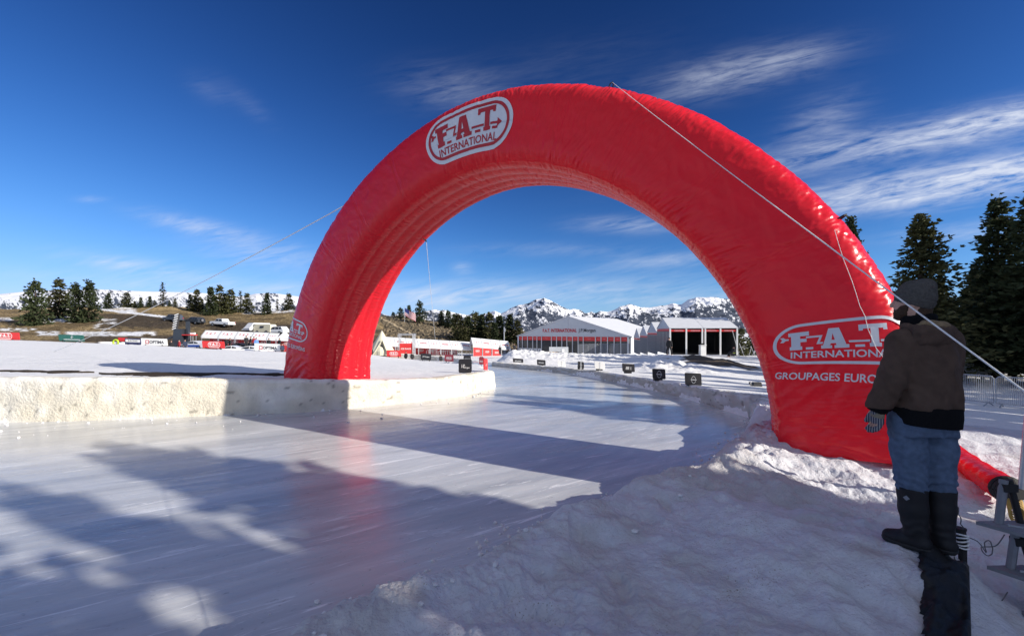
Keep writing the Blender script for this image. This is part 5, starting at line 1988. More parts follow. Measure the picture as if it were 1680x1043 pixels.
GB = 'steel crowd barriers before the forest'
fb = [at(1560, 654, 17.6), at(1632, 660, 16.4), at(1716, 667, 15.4)]
for i, lab in enumerate(('steel crowd barrier touching the back of the man', 'steel crowd barrier at the right edge of the picture')):
    a, b = fb[i], fb[i + 1]
    mid_ = (a + b) / 2
    w = float(np.hypot(*(b - a)[:2]))
    barrier((mid_[0], mid_[1], gz(mid_[0], mid_[1])), math.atan2(b[1] - a[1], b[0] - a[0]), lab, GB, w - .06, 1.12, 22)
for (px, py, Y, lab) in ((709, 590, 77, 'left pale barrier before the middle tents'), (728, 591, 77, 'middle pale barrier before the middle tents'), (748, 592, 77, 'right pale barrier before the middle tents')):
    barrier(at(px, py, Y), .1, lab, 'pale barriers before the middle tents', 1.9, 1.7, 5, False)
for k, (px, lab) in enumerate(((957, 'first pale barrier from the left in front of the marquee glass'), (973, 'second pale barrier in front of the marquee glass'), (991, 'third pale barrier in front of the marquee glass'), (1009, 'fourth pale barrier in front of the marquee glass'), (1026, 'last pale barrier beside the marquee corner'))):
    q = at(px, 586, 60)
    barrier((q[0], q[1], gz(q[0], q[1])), 0, lab, 'pale barriers before the marquee', 1.35, .95 + (CAMZ - 1.5 - gz(q[0], q[1])) * .5, 8, False)

# utility pole, flag
p = at(827, 590, 96)
simple('utility_pole', [('pole', MB().tube([(0, 0, 0), (0, 0, 7.1)], [.13, .09], 8), 'galv'), ('cap_box', MB().box((.15, 0, 6.5), (.35, .25, .7)), 'galv')], p, 'slender pale pole in front of the pine stand', 'pole')


def flag():
    Y = 130.0
    a = at(664, 505, Y)
    t = empty('flag', (a[0], a[1], CAMZ - (524 - HY) / FPX * Y), 0, 'striped red and white flag with a blue corner flying on the sagebrush hill', 'flag')
    zt = a[2] - t.location.z
    MB().tube([(-.05, 0, -.8), (-.05, 0, zt + .5)], .05, 6).build('pole', M['galv'], t)
    L, H, n = 3.5, 2.2, 24

    def pt(u, v):
        x = u * L * .92
        return (x, .30 * math.sin(u * 7 + v) * u, zt - v * H - u * 1.9 + .16 * math.sin(u * 9 + 1.0) * u)
    for k in range(13):
        u0 = .0
        if k < 7:
            u0 = .4
        V, F = [], []
        for j in range(n + 1):
            u = u0 + (1 - u0) * j / n
            V += [pt(u, k / 13), pt(u, (k + 1) / 13)]
        for j in range(n):
            F.append([2 * j, 2 * j + 1, 2 * j + 3, 2 * j + 2])
        mesh('stripe', V, F, M['flag_r' if k % 2 == 0 else 'flag_w'], t)
    V, F = [], []
    for j in range(n + 1):
        V += [pt(.4 * j / n, i / 7 * 7 / 13) for i in range(8)]
    mesh('canton', V, grid_faces(n + 1, 8), M['flag_b'], t)


flag()


# ------------------------------------------------------------------ vehicles on the hill and in the pits
def vehicle(loc, rz, label, side, glass, w, wheels, paint, name='parked_car', cat='car', extra=(), group=None, rw=.38, pitch=0.0):
    """side: outline of the body (x along the car, nose at -x); glass: list of window outlines"""
    t = empty(name, tuple(loc), rz, label, cat, group)
    t.rotation_euler = (0, pitch, rz)
    n = len(side)
    zmax, zbelt = max(z for _, z in side), .55 * max(z for _, z in side)
    V = []
    for s in (-1, 1):
        for x, z in side:
            k = 1.0 - .16 * max(0, (z - zbelt) / (zmax - zbelt))
            V.append((x, s * w / 2 * k, z))
    F = [list(range(n)), list(range(n, 2 * n))[::-1]] + [(k, k + n, (k + 1) % n + n, (k + 1) % n) for k in range(n)]
    body = MB().add(V, F).build('body', M[paint], t)
    bv = body.modifiers.new('bevel', 'BEVEL')
    bv.width = .05
    bv.segments = 2
    bv.limit_method = 'ANGLE'
    for g in glass:
        for s in (-1, 1):
            P = [(x, s * (w / 2 * (1.0 - .16 * max(0, (z - zbelt) / (zmax - zbelt))) + .012), z) for x, z in g]
            mesh('window', P, [list(range(len(g)))], M['glass'], t)
    for x in wheels:
        for s in (-1, 1):
            wh = MB().tube([(x, s * (w / 2 - .20), rw), (x, s * (w / 2 + .02), rw)], rw, 18).build('wheel', M['rubber'], t)
            MB().tube([(x, s * (w / 2 + .0), rw), (x, s * (w / 2 + .035), rw)], rw * .6, 14).build('rim', M['wheel'], wh)
    for nm, mb, mt in extra:
        mb.build(nm, M[mt], t)
    return t


SUVS = [(-2.3, .45), (-2.32, .85), (-2.1, 1.02), (-1.15, 1.10), (-.55, 1.68), (-.2, 1.76), (1.7, 1.74), (2.15, 1.2), (2.28, 1.05), (2.3, .45)]
SUVG = [[(-.98, 1.12), (-.48, 1.62), (.15, 1.66), (.15, 1.12)], [(.25, 1.12), (.25, 1.66), (1.1, 1.65), (1.1, 1.12)], [(1.2, 1.12), (1.2, 1.65), (1.65, 1.62), (1.9, 1.16)]]
PICS = [(-2.85, .55), (-2.88, 1.02), (-2.6, 1.16), (-1.45, 1.22), (-.85, 1.84), (-.5, 1.9), (.75, 1.88), (1.05, 1.25), (2.85, 1.22), (2.88, .55)]
PICG = [[(-1.28, 1.25), (-.82, 1.76), (-.22, 1.8), (-.22, 1.25)], [(-.12, 1.25), (-.12, 1.8), (.66, 1.78), (.86, 1.28)]]


def hill_car(px, py, rz, label, *a, **k):
    p = drop(LHI, px, py)
    return vehicle((p[0], p[1], p[2] + .05), rz, label, *a, **k)


CG = 'vehicles parked on the hillside'
hill_car(284, 528, -.30, 'dark grey wagon parked highest on the hillside road', SUVS, SUVG, 1.9, (-1.45, 1.4), 'carg', group=CG, extra=[('tail_lamp', MB().box((2.3, .7, .95), (.05, .2, .25)), 'lamp')], pitch=.04)
hill_car(320, 532, -.34, 'dark off-road wagon with a spare wheel on its tail', SUVS, SUVG, 1.9, (-1.45, 1.4), 'card', group=CG, extra=[('spare_wheel', MB().tube([(2.3, 0, 1.05), (2.5, 0, 1.05)], .4, 16), 'rubber'), ('spare_rim', MB().tube([(2.49, 0, 1.05), (2.53, 0, 1.05)], .27, 14), 'wheel')], pitch=.05)
hill_car(365, 536, -.28, 'white pickup truck with dark wheels on the hillside', PICS, PICG, 2.0, (-1.9, 1.75), 'carw', name='pickup_truck', cat='pickup', group=CG, rw=.42, extra=[('tail_lamp', MB().box((2.88, .8, 1.0), (.05, .18, .3)), 'lamp')], pitch=.05)
VANS = [(-2.6, .4), (-2.65, .9), (-2.2, 1.3), (-1.7, 1.95), (-1.4, 2.1), (2.6, 2.1), (2.65, .4)]
VANG = [[(-1.9, 1.3), (-1.6, 1.85), (-.9, 1.85), (-.9, 1.3)]]
hill_car(422, 545.5, 1.2, 'white van seen end-on, left of the three above the tents', VANS, VANG, 2.0, (-1.7, 1.6), 'carw', name='van', cat='van', group=CG)
hill_car(435, 548, -.25, 'boxy white camper between the van and the white car', [(-2.2, .35), (-2.2, 1.9), (-1.9, 2.1), (2.0, 2.1), (2.2, 1.9), (2.2, .35)], [[(-.5, 1.3), (-.5, 1.75), (.5, 1.75), (.5, 1.3)]], 2.0, (-1.2, 1.2), 'canvas', name='camper', cat='camper', group=CG)
hill_car(455, 549, -.25, 'white car with dark rear window behind the pagoda tent', SUVS, SUVG, 1.9, (-1.45, 1.4), 'carw', group=CG)
p = drop(LHI, 404, 541)
simple('snow_heap', [('heap', MB().tube([(-1.1, 0, .0), (-.4, 0, .08), (.5, 0, .05), (1.2, 0, 0)], [.1, .28, .24, .08], 8), 'whitep')], p, 'small pale heap on the ground right of the white pickup', 'heap')
# pits
RCS = [(-2.2, .18), (-2.25, .5), (-1.9, .72), (-.9, .82), (-.2, 1.2), (.5, 1.28), (1.3, 1.05), (2.0, .98), (2.25, .95), (2.2, .25)]
RCG = [[(-.75, .86), (-.15, 1.14), (.45, 1.2), (.45, .88)], [(.55, .88), (.55, 1.2), (1.15, 1.03), (1.2, .9)]]
p = at(392, 573, 68)
vehicle((p[0], p[1], -.62), -.2, 'black race car parked in front of the third canopy tent', RCS, RCG, 1.9, (-1.4, 1.35), 'black', name='race_car', cat='race car', rw=.36,
        extra=[('rear_wing', MB().box((2.0, 0, 1.35), (.45, 1.7, .05)), 'black'), ('wing_post', MB().box((1.95, 0, 1.15), (.08, .9, .35)), 'black')])
p = at(321, 569.5, 66)
vehicle((p[0], p[1], -.25), -.15, 'low white and blue race car left of the red board', RCS, RCG, 1.85, (-1.4, 1.35), 'carw', name='race_car', cat='race car', rw=.34, extra=[('stripe', MB().box((.2, -.95, .55), (2.6, .04, .28)), 'carb')])
p = at(408, 576, 64)
vehicle((p[0], p[1], -.95), .1, 'white race car sunk behind the infield edge left of the white board', RCS, RCG, 1.85, (-1.4, 1.35), 'carw', name='race_car', cat='race car', rw=.34)
p = at(378, 575, 64)
vehicle((p[0], p[1], -.9), .15, 'white and red race car behind the infield edge beside the red board', RCS, RCG, 1.85, (-1.4, 1.35), 'carw', name='race_car', cat='race car', rw=.34, extra=[('stripe', MB().box((-.2, -.95, .5), (1.0, .04, .25)), 'red')])


def tower():
    p = at(293, 570, 68)
    t = empty('telehandler', (p[0], p[1], -.3), 0, 'dark machine with a tall black and white zigzag mast by the pit row', 'machine')
    MB().box((.3, 0, 1.6), (1.5, 1.6, 3.0), taper=.8).build('body', M['card'], t)
    m = MB().box((1.3, .2, 2.6), (.5, .5, 3.4), taper=.8)
    m.build('column', M['card'], t)
    MB().tube([(-2.6, -.4, 1.0), (.4, -.4, 2.3)], .16, 6).build('arm', M['card'], t)
    mm = MB()
    a, b = Vector((-.25, -.3, 2.9)), Vector((.2, -.3, 5.4))
    mm.tube([a, b], .30, 4)
    mast = mm.build('mast', M['black'], t)
    z = MB()
    for k in range(7):
        q = a + (b - a) * (k + .2) / 7
        z.add([(q.x - .30, q.y - .34, q.z), (q.x + .32, q.y - .34, q.z + .24), (q.x + .32, q.y - .34, q.z + .40), (q.x - .30, q.y - .34, q.z + .16)], [(0, 1, 2, 3)])
    z.build('zigzag_stripe', M['whitep'], mast)
    for x in (-.5, .9):
        for y in (-.8, .8):
            MB().tube([(x, y - .12, .4), (x, y + .12, .4)], .45, 14).build('wheel', M['rubber'], t)


tower()
p = at(308, 572, 68)
t = empty('tractor', (p[0], p[1], -.45), -.1, 'small tractor with a pale red sun canopy left of the tents', 'tractor')
MB().box((-.1, 0, .95), (1.9, .9, .8), taper=.85).build('body', M['carg'], t)
MB().box((0.1, 0, 2.35), (2.0, 1.3, .14)).build('canopy', M['red'], t)
for x in (-.7, .95):
    for y in (-.5, .5):
        MB().box((x, y, 1.75), (.06, .06, 1.2)).build('post', M['alu'], t)
for x, r_ in ((-.8, .42), (.8, .55)):
    for y in (-.65, .65):
        MB().tube([(x, y - .14, r_), (x, y + .14, r_)], r_, 14).build('wheel', M['rubber'], t)
p = at(316.5, 572, 68)
simple('lamp_cart', [('body', MB().box((0, 0, .5), (.7, .6, 1.0), taper=.8), 'amber'), ('pole', MB().tube([(0, 0, 1), (0, 0, 2.4)], .05, 6), 'galv'), ('head', MB().box((0, 0, 2.55), (.6, .4, .3)), 'whitep')], (p[0], p[1], -.45), 'small light cart with a white head between the tractor and the tents', 'light cart')


# ------------------------------------------------------------------ organic shapes: signed distance fields meshed with surface nets
def nets(Fd, o, h):
    S = Fd < 0
    nx, ny, nz = S.shape
    cells = (nx - 1, ny - 1, nz - 1)
    cnt = np.zeros(cells, np.int8)
    sl = lambda i, n: slice(i, n - 1 + i)
    for dx in (0, 1):
        for dy in (0, 1):
            for dz in (0, 1):
                cnt += S[sl(dx, nx), sl(dy, ny), sl(dz, nz)]
    act = (cnt > 0) & (cnt < 8)
    I = np.argwhere(act)
    idx = np.full(cells, -1, np.int64)
    idx[act] = np.arange(len(I))
    acc, num = np.zeros((len(I), 3)), np.zeros(len(I))
    for ax in range(3):
        o2 = [k for k in range(3) if k != ax]
        for a in (0, 1):
            for b in (0, 1):
                off = np.zeros(3, int)
                off[o2[0]], off[o2[1]] = a, b
                e = np.zeros(3, int)
                e[ax] = 1
                p, q = I + off, I + off + e
                f0, f1 = Fd[tuple(p.T)], Fd[tuple(q.T)]
                c = (f0 < 0) != (f1 < 0)
                t = np.where(c, f0 / np.where(c, f0 - f1, 1), 0)
                acc[c] += (off + t[:, None] * e)[c]
                num[c] += 1
    V = (I + acc / num[:, None]) * h + o
    Q = []
    for ax in range(3):
        u, v = (ax + 1) % 3, (ax + 2) % 3
        e = np.zeros(3, int)
        e[ax] = 1
        n = np.array(S.shape)
        hi = n - 1
        hi[ax] -= 0
        lo = np.zeros(3, int)
        lo[u] = lo[v] = 1
        top = n.copy() - 1
        s0 = tuple(slice(lo[k], top[k]) for k in range(3))
        s1 = tuple(slice(lo[k] + e[k], top[k] + e[k]) for k in range(3))
        A, B = S[s0], S[s1]
        for flip, msk in ((False, A & ~B), (True, ~A & B)):
            P = np.argwhere(msk) + lo
            if not len(P):
                continue
            du, dv = np.zeros(3, int), np.zeros(3, int)
            du[u], dv[v] = 1, 1
            q = [idx[tuple((P - k).T)] for k in (du + dv, dv, 0 * du, du)]
            Q.append(np.stack(q[::-1] if flip else q, -1))
    Q = np.vstack(Q)
    return V, Q[(Q >= 0).all(1)]


class SDF:
    def __init__(s, lo, hi, h):
        s.lo, s.h = np.array(lo, float), h
        n = [int(math.ceil((b - a) / h)) + 1 for a, b in zip(lo, hi)]
        g = [lo[k] + h * np.arange(n[k]) for k in range(3)]
        s.X, s.Y, s.Z = np.meshgrid(*g, indexing='ij')
        s.X, s.Y, s.Z = [q.astype(np.float32) for q in (s.X, s.Y, s.Z)]
        s.F = np.full(s.X.shape, 9.0, np.float32)

    def put(s, d, k=.02):
        if k:
            hh = np.maximum(k - np.abs(s.F - d), 0) / k
            s.F = np.minimum(s.F, d) - hh * hh * k * .25
        else:
            s.F = np.minimum(s.F, d)
        return s

    def cone(s, p, q, r1, r2, k=.02):
        p, q = np.array(p, float), np.array(q, float)
        d = q - p
        t = np.clip(((s.X - p[0]) * d[0] + (s.Y - p[1]) * d[1] + (s.Z - p[2]) * d[2]) / d.dot(d), 0, 1)
        return s.put(np.sqrt((s.X - p[0] - t * d[0]) ** 2 + (s.Y - p[1] - t * d[1]) ** 2 + (s.Z - p[2] - t * d[2]) ** 2) - (r1 + (r2 - r1) * t), k)

    def chain(s, pts, rs, k=.02):
        for i in range(len(pts) - 1):
            s.cone(pts[i], pts[i + 1], rs[i], rs[i + 1], k)
        return s

    def ell_d(s, c, r, yaw=0.0, tilt=0.0):
        ca, sa = math.cos(yaw), math.sin(yaw)
        x, y, z = s.X - c[0], s.Y - c[1], s.Z - c[2]
        x, y = x * ca + y * sa, -x * sa + y * ca
        if tilt:
            ct, st = math.cos(tilt), math.sin(tilt)
            x, z = x * ct + z * st, -x * st + z * ct
        q = np.sqrt((x / r[0]) ** 2 + (y / r[1]) ** 2 + (z / r[2]) ** 2)
        return (q - 1) * min(r)

    def ell(s, c, r, yaw=0.0, tilt=0.0, k=.02):
        return s.put(s.ell_d(c, r, yaw, tilt), k)

    def column(s, zs, cs, ls, ds, yaw, k=.03):
        """elliptical column: centre, half width along yaw, half depth across, by height"""
        z = s.Z
        cx, cy = np.interp(z, zs, [c[0] for c in cs]), np.interp(z, zs, [c[1] for c in cs])
        wl, wd = np.interp(z, zs, ls), np.interp(z, zs, ds)
        ca, sa = math.cos(yaw), math.sin(yaw)
        x, y = s.X - cx, s.Y - cy
        x, y = x * ca + y * sa, -x * sa + y * ca
        d = ((np.abs(x) / wl) ** 2.5 + (np.abs(y) / wd) ** 2.5) ** (1 / 2.5)
        d = (d - 1) * np.minimum(wl, wd)
        d = np.maximum(d, np.maximum(zs[0] - z, z - zs[-1]))
        return s.put(d, k)

    def clip(s, d):
        s.F = np.maximum(s.F, d)
        return s

    def build(s, name, mt, parent, xf=None):
        V, Q = nets(s.F, s.lo, s.h)
        if xf is not None:
            V = xf(V)
        return mesh(name, V, Q, mt, parent, True)


def hand(S, w, d, up, side, L=1.0, k=.006, spread=1.0, infl=0.0):
    """palm, four bent fingers and a thumb; w wrist, d finger direction, side = towards the thumb"""
    w, d, sd = np.array(w, float), np.array(d, float), np.array(side, float)
    d /= np.linalg.norm(d)
    sd = sd - d * sd.dot(d)
    sd /= np.linalg.norm(sd)
    nn = np.cross(d, sd)
    S.cone(w, w + d * .03, .030 + infl, .033 + infl, .02)
    for j, q in enumerate((.032, .011, -.011, -.031)):
        base = w + d * .085 * L + sd * q * spread
        S.cone(w + d * .03 + sd * q * .6, base, .019 + infl, .0165 + infl, .016)
        ln = (.070, .078, .072, .056)[j] * L
        b1 = base + (d * .97 + nn * .18 * up + sd * q * 1.5) * ln * .45
        b2 = b1 + (d * .86 + nn * .48 * up) * ln * .32
        b3 = b2 + (d * .68 + nn * .70 * up) * ln * .26
        S.chain([base, b1, b2, b3], [.0125 + infl, .0115 + infl, .0105 + infl, .0090 + infl], k)
    t0 = w + d * .03 + sd * .028
    t1 = t0 + d * .035 * L + sd * .028 + nn * .012 * up
    t2 = t1 + d * .036 * L + sd * .006 + nn * .016 * up
    S.chain([t0, t1, t2], [.017 + infl, .0135 + infl, .0105 + infl], .008)
    return S


def the_man():
    P0 = np.array([2.775, 2.99, 0.0])
    gzz = gz(2.76, 2.98)
    P0[2] = gzz + .005
    ang = math.atan2(2.98, 2.74) - math.pi / 2              # turn local +y to the line of sight
    t = empty('person', tuple(P0), ang, 'person in grey beanie, brown canvas jacket, jeans and tall black rubber boots', 'person')
    t.scale = (.955, .955, .975)
    f = np.array([-.6, .8, 0])
    lt = np.array([-.8, -.6, 0])                            # his left
    yaw = math.atan2(lt[1], lt[0])
    LS, LE, LW = np.array([-.085, -.110, 1.436]), np.array([-.135, -.170, 1.19]), np.array([-.215, -.165, .985])
    RS, RE, RW = np.array([.140, .085, 1.436]), np.array([.135, .130, 1.19]), np.array([.085, .215, 1.00])
    hipL, kneeL, ankL = np.array([-.065, -.06, .90]), np.array([-.045, -.045, .50]), np.array([-.020, -.055, .10])
    hipR, kneeR, ankR = np.array([.090, .06, .90]), np.array([.105, .075, .50]), np.array([.115, .045, .10])
    HC = np.array([-.035, .0, 1.706])
    hf = np.array([-.985, .17, -.03])
    hy = math.atan2(hf[1], hf[0])
    toeL, toeR = np.array([-.93, .30, 0]), np.array([-.75, .62, 0])

    # body: one continuous figure under the clothes
    S = SDF((-.34, -.30, -.01), (.30, .34, 1.86), .0068)
    S.ell(HC + np.array([.008, 0, .020]), (.096, .075, .108), hy, 0, .01)
    S.ell(HC + hf * .040 + np.array([0, 0, -.045]), (.066, .058, .070), hy, 0, .03)
    S.cone(HC + hf * .070 + np.array([0, 0, -.085]), HC + hf * .086 + np.array([0, 0, -.088]), .022, .017, .025)       # chin
    S.chain([HC + hf * .096 + np.array([0, 0, .026]), HC + hf * .112 + np.array([0, 0, .000]), HC + hf * .118 + np.array([0, 0, -.012])], [.010, .011, .012], .012)   # nose
    S.cone(HC + hf * .090 + np.array([0, -.025, .036]), HC + hf * .090 + np.array([0, .025, .036]), .012, .012, .012)  # brow
    S.cone(HC + hf * .094 + np.array([0, -.015, -.042]), HC + hf * .094 + np.array([0, .015, -.042]), .009, .009, .006)  # lips
    S.cone(HC + hf * .091 + np.array([0, -.013, -.055]), HC + hf * .091 + np.array([0, .013, -.055]), .009, .009, .006)
    sd = np.array([-hf[1], hf[0], 0])
    for q in (-1, 1):
        S.ell(HC + sd * .076 * q + np.array([.012, 0, -.008]), (.020, .009, .032), hy, 0, .006)
    for q in (-1, 1):                                      # eye sockets
        c = HC + hf * .094 + sd * .032 * q + np.array([0, 0, .014])
        S.F = np.maximum(S.F, -(np.sqrt((S.X - c[0]) ** 2 + (S.Y - c[1]) ** 2 + (S.Z - c[2]) ** 2) - .014))
        S.ell(HC + hf * .080 + sd * .032 * q + np.array([0, 0, .014]), (.0125, .0125, .0125), 0, 0, .002)
    S.cone(HC + np.array([.012, 0, -.06]), (-.005, .0, 1.46), .058, .066, .03)
    S.column([.86, 1.0, 1.2, 1.4, 1.5], [(0.01, 0), (0.005, 0), (0, 0), (0, 0), (0, 0)], [.155, .15, .165, .17, .11], [.105, .11, .11, .105, .07], yaw, .05)
    S.chain([LS, LE, LW], [.055, .045, .030], .03)
    S.chain([RS, RE, RW], [.055, .045, .030], .03)
    hand(S, LW, (-.10, .05, -1), -1, f, 1.0, .006, 1, -.003)
    hand(S, RW, (-.25, .1, -1), 1, f, 1.0, .006, 1, -.003)
    for h_, k_, a_, tt in ((hipL, kneeL, ankL, toeL), (hipR, kneeR, ankR, toeR)):
        S.chain([h_, k_, a_], [.080, .055, .040], .03)
        S.cone(a_ - np.array([0, 0, .055]), a_ + tt * .13 - np.array([0, 0, .065]), .034, .025, .03)
    S.build('body', M['skin'], t)

    # beard and hair, close to the face
    S = SDF((-.19, -.12, 1.55), (.13, .12, 1.78), .0050)
    S.ell(HC + hf * .044 + np.array([0, 0, -.058]), (.066, .060, .062), hy, 0, .02)
    S.cone(HC + hf * .070 + np.array([0, 0, -.090]), HC + hf * .086 + np.array([0, 0, -.094]), .025, .020, .02)
    S.cone(HC + sd * -.050 + np.array([-.02, 0, .01]), HC + sd * -.046 + hf * .04 + np.array([0, 0, -.06]), .030, .026, .02)
    S.cone(HC + sd * .050 + np.array([-.02, 0, .01]), HC + sd * .046 + hf * .04 + np.array([0, 0, -.06]), .030, .026, .02)
    S.cone(HC + np.array([.045, 0, -.005]), HC + np.array([.035, 0, -.10]), .066, .066, .02)
    S.clip(S.Z - 1.693 - .10 * (S.X - HC[0] + .02))
    c = HC + hf * .10 + np.array([0, 0, -.036])
    S.F = np.maximum(S.F, .030 - np.sqrt((S.X - c[0]) ** 2 + (S.Y - c[1]) ** 2 + (S.Z - c[2]) ** 2))
    S.F += (fbm(S.X * 70, S.Y * 70, S.Z * 70, 2, 501) * .004).astype(np.float32)
    S.build('beard', M['beard'], t)

    # beanie: cuff and slouched crown
    S = SDF((-.20, -.18, 1.60), (.16, .18, 1.90), .0050)
    S.ell(HC + np.array([.015, 0, .045]), (.116, .096, .105), hy, -.10, .02)
    S.cone(HC + np.array([.03, 0, .085]), HC + np.array([.082, -.015, .118]), .072, .040, .04)
    S.cone(HC + np.array([-.01, 0, .08]), HC + np.array([.055, -.005, .120]), .066, .045, .03)
    S.clip(-(S.Z - 1.702 + (S.X - HC[0]) * .40 + .014))
    rib = np.sin(np.arctan2(S.Y, S.X - HC[0] - .015) * 54) * .0013
    S.F += rib + (fbm(S.X * 14, S.Y * 14, S.Z * 22, 3, 503) * .006).astype(np.float32)
    bn = S.build('beanie', M['knit'], t)
    S = SDF((-.20, -.18, 1.62), (.16, .18, 1.84), .0050)
    S.ell(HC + np.array([.016, 0, .035]), (.1185, .098, .12), hy, -.10, .02)
    band = S.Z - 1.705 + (S.X - HC[0]) * .40
    S.clip(np.maximum(-(band + .016), band - .050))
    S.F += np.sin(np.arctan2(S.Y, S.X - HC[0] - .015) * 54) * .0015
    S.build('cuff', M['knit'], bn)

    # jacket
    S = SDF((-.36, -.34, .82), (.32, .36, 1.60), .0072)
    S.column([.875, 1.0, 1.2, 1.36, 1.45, 1.51, 1.54], [(.026, 0), (.026, 0), (.026, 0), (.024, 0), (.016, 0), (.004, 0), (-.006, 0)], [.182, .190, .186, .178, .150, .106, .085], [.148, .158, .158, .145, .118, .092, .078], yaw, .03)
    S.cone(LS, RS, .080, .080, .06)
    S.chain([LS, LE, LW], [.086, .080, .064], .016)
    S.chain([RS, RE, RW], [.086, .078, .062], .020)
    # folds: creases round the elbows, drag lines over the back
    arm = np.minimum(np.sqrt((S.X - LE[0]) ** 2 + (S.Y - LE[1]) ** 2 + (S.Z - LE[2]) ** 2), np.sqrt((S.X - RE[0]) ** 2 + (S.Y - RE[1]) ** 2 + (S.Z - RE[2]) ** 2))
    wv = fbm(S.X * 5, S.Y * 5, S.Z * 3, 2, 505)
    S.F += (np.sin(S.Z * 95 + S.X * 60 + wv * 9) * .0055 * np.exp(-(arm / .13) ** 2) + (1 - 2.4 * np.abs(fbm(S.X * 6 + S.Z * 3, S.Y * 6, S.Z * 2.4 - S.X * 2, 3, 507))) * -.014 + fbm(S.X * 18, S.Y * 18, S.Z * 9, 2, 509) * .004).astype(np.float32)
    hem = .975 - .07 * (S.X) * 1.0
    hem = np.where(np.minimum(np.sqrt((S.X - LW[0]) ** 2 + (S.Y - LW[1]) ** 2), np.sqrt((S.X - RW[0]) ** 2 + (S.Y - RW[1]) ** 2)) < .085, .97, hem)
    S.clip(hem - S.Z)
    jk = S.build('jacket', M['jacket'], t)
    S = SDF((-.30, -.28, .80), (.30, .30, 1.06), .0072)
    S.column([.83, .92, 1.04], [(.024, 0), (.025, 0), (.024, 0)], [.196, .203, .200], [.166, .172, .168], yaw, .02)
    zc = S.Z + .07 * S.X
    S.clip(np.maximum(.868 - zc, zc - 1.005))
    S.F += np.sin(np.arctan2(S.Y, S.X) * 90) * .0012 + (fbm(S.X * 6, S.Y * 6, S.Z * 3, 2, 511) * .008).astype(np.float32)
    S.build('waistband', M['rib'], jk)
    for W_, E_, nm in ((LW, LE, 'cuff'), (RW, RE, 'cuff')):
        d = (W_ - E_) / np.linalg.norm(W_ - E_)
        S = SDF(tuple(W_ - .12), tuple(W_ + .12), .006)
        S.cone(W_ - d * .035, W_ + d * .035, .066, .056, .01)
        ax = (S.X - W_[0]) * d[0] + (S.Y - W_[1]) * d[1] + (S.Z - W_[2]) * d[2]
        S.clip(np.abs(ax) - .045)
        S.build(nm, M['rib'], jk)
    # fleece collar and the hood lying on the back
    S = SDF((-.16, -.18, 1.46), (.20, .18, 1.68), .0055)
    q = np.sqrt((S.X + .005) ** 2 + (S.Y) ** 2)
    zz = S.Z - 1.563 - (S.X + .005) * .10
    S.put(np.sqrt((q - .078) ** 2 + (np.maximum(np.abs(zz) - .038, 0)) ** 2) - .021, .01)
    S.F += (fbm(S.X * 40, S.Y * 40, S.Z * 40, 2, 513) * .006).astype(np.float32)
    S.build('collar', M['rib'], jk)
    S = SDF((-.22, -.30, 1.36), (.30, .22, 1.64), .0060)
    bk = -f
    side = lt
    c0 = np.array([0, 0, 1.525]) + bk * .085
    S.chain([np.array([0, 0, 1.540]) + side * .105 + bk * .015, c0 + side * .085 + bk * .035 + np.array([0, 0, -.01]), c0 + bk * .062 + np.array([0, 0, -.035]), c0 - side * .085 + bk * .035 + np.array([0, 0, -.01]), np.array([0, 0, 1.540]) - side * .105 + bk * .015], [.026, .038, .042, .038, .026], .03)
    S.ell(c0 + bk * .040 + np.array([0, 0, -.06]), (.125, .050, .070), yaw, 0, .04)
    S.F += (fbm(S.X * 16, S.Y * 16, S.Z * 12, 3, 515) * .013).astype(np.float32)
    hd = S.build('hood', M['jacket'], jk)
    S = SDF((-.22, -.30, 1.40), (.30, .22, 1.64), .0060)
    S.ell(c0 + bk * .028 + np.array([.0, 0, .022]), (.095, .055, .036), yaw, 0, .02)
    S.F += (fbm(S.X * 22, S.Y * 22, S.Z * 22, 3, 517) * .012).astype(np.float32)
    S.build('hood_lining', M['hood'], hd)

    # jeans
    S = SDF((-.28, -.28, .36), (.30, .30, 1.0), .0066)
    S.column([.80, .88, .98], [(.02, 0), (.018, 0), (.018, 0)], [.175, .185, .180], [.135, .142, .140], yaw, .05)
    for h_, k_, a_ in ((hipL, kneeL, ankL), (hipR, kneeR, ankR)):
        b_ = k_ + (a_ - k_) * .28
        S.chain([h_ - np.array([0, 0, .03]), k_ + (h_ - k_) * .45, k_, b_], [.104, .100, .086, .083], .03)
    wv = fbm(S.X * 6, S.Y * 6, S.Z * 4, 2, 519)
    low = np.exp(-((S.Z - .46) / .07) ** 2)
    S.F += (np.sin(S.Z * 120 + S.X * 35 + wv * 8) * .0060 * low + (1 - 2.4 * np.abs(fbm(S.X * 7 + S.Z * 4, S.Y * 7, S.Z * 5 - S.X * 3, 3, 521))) * -.006 + np.sin(S.Z * 70 + S.X * 50 + wv * 7) * .003 * np.exp(-((S.Z - .78) / .08) ** 2)).astype(np.float32)
    S.clip(.405 - S.Z)
    jn = S.build('jeans', M['jeans'], t)
    bkp = -f
    c = np.array([.02, 0, .80]) + bkp * .125 + lt * .065
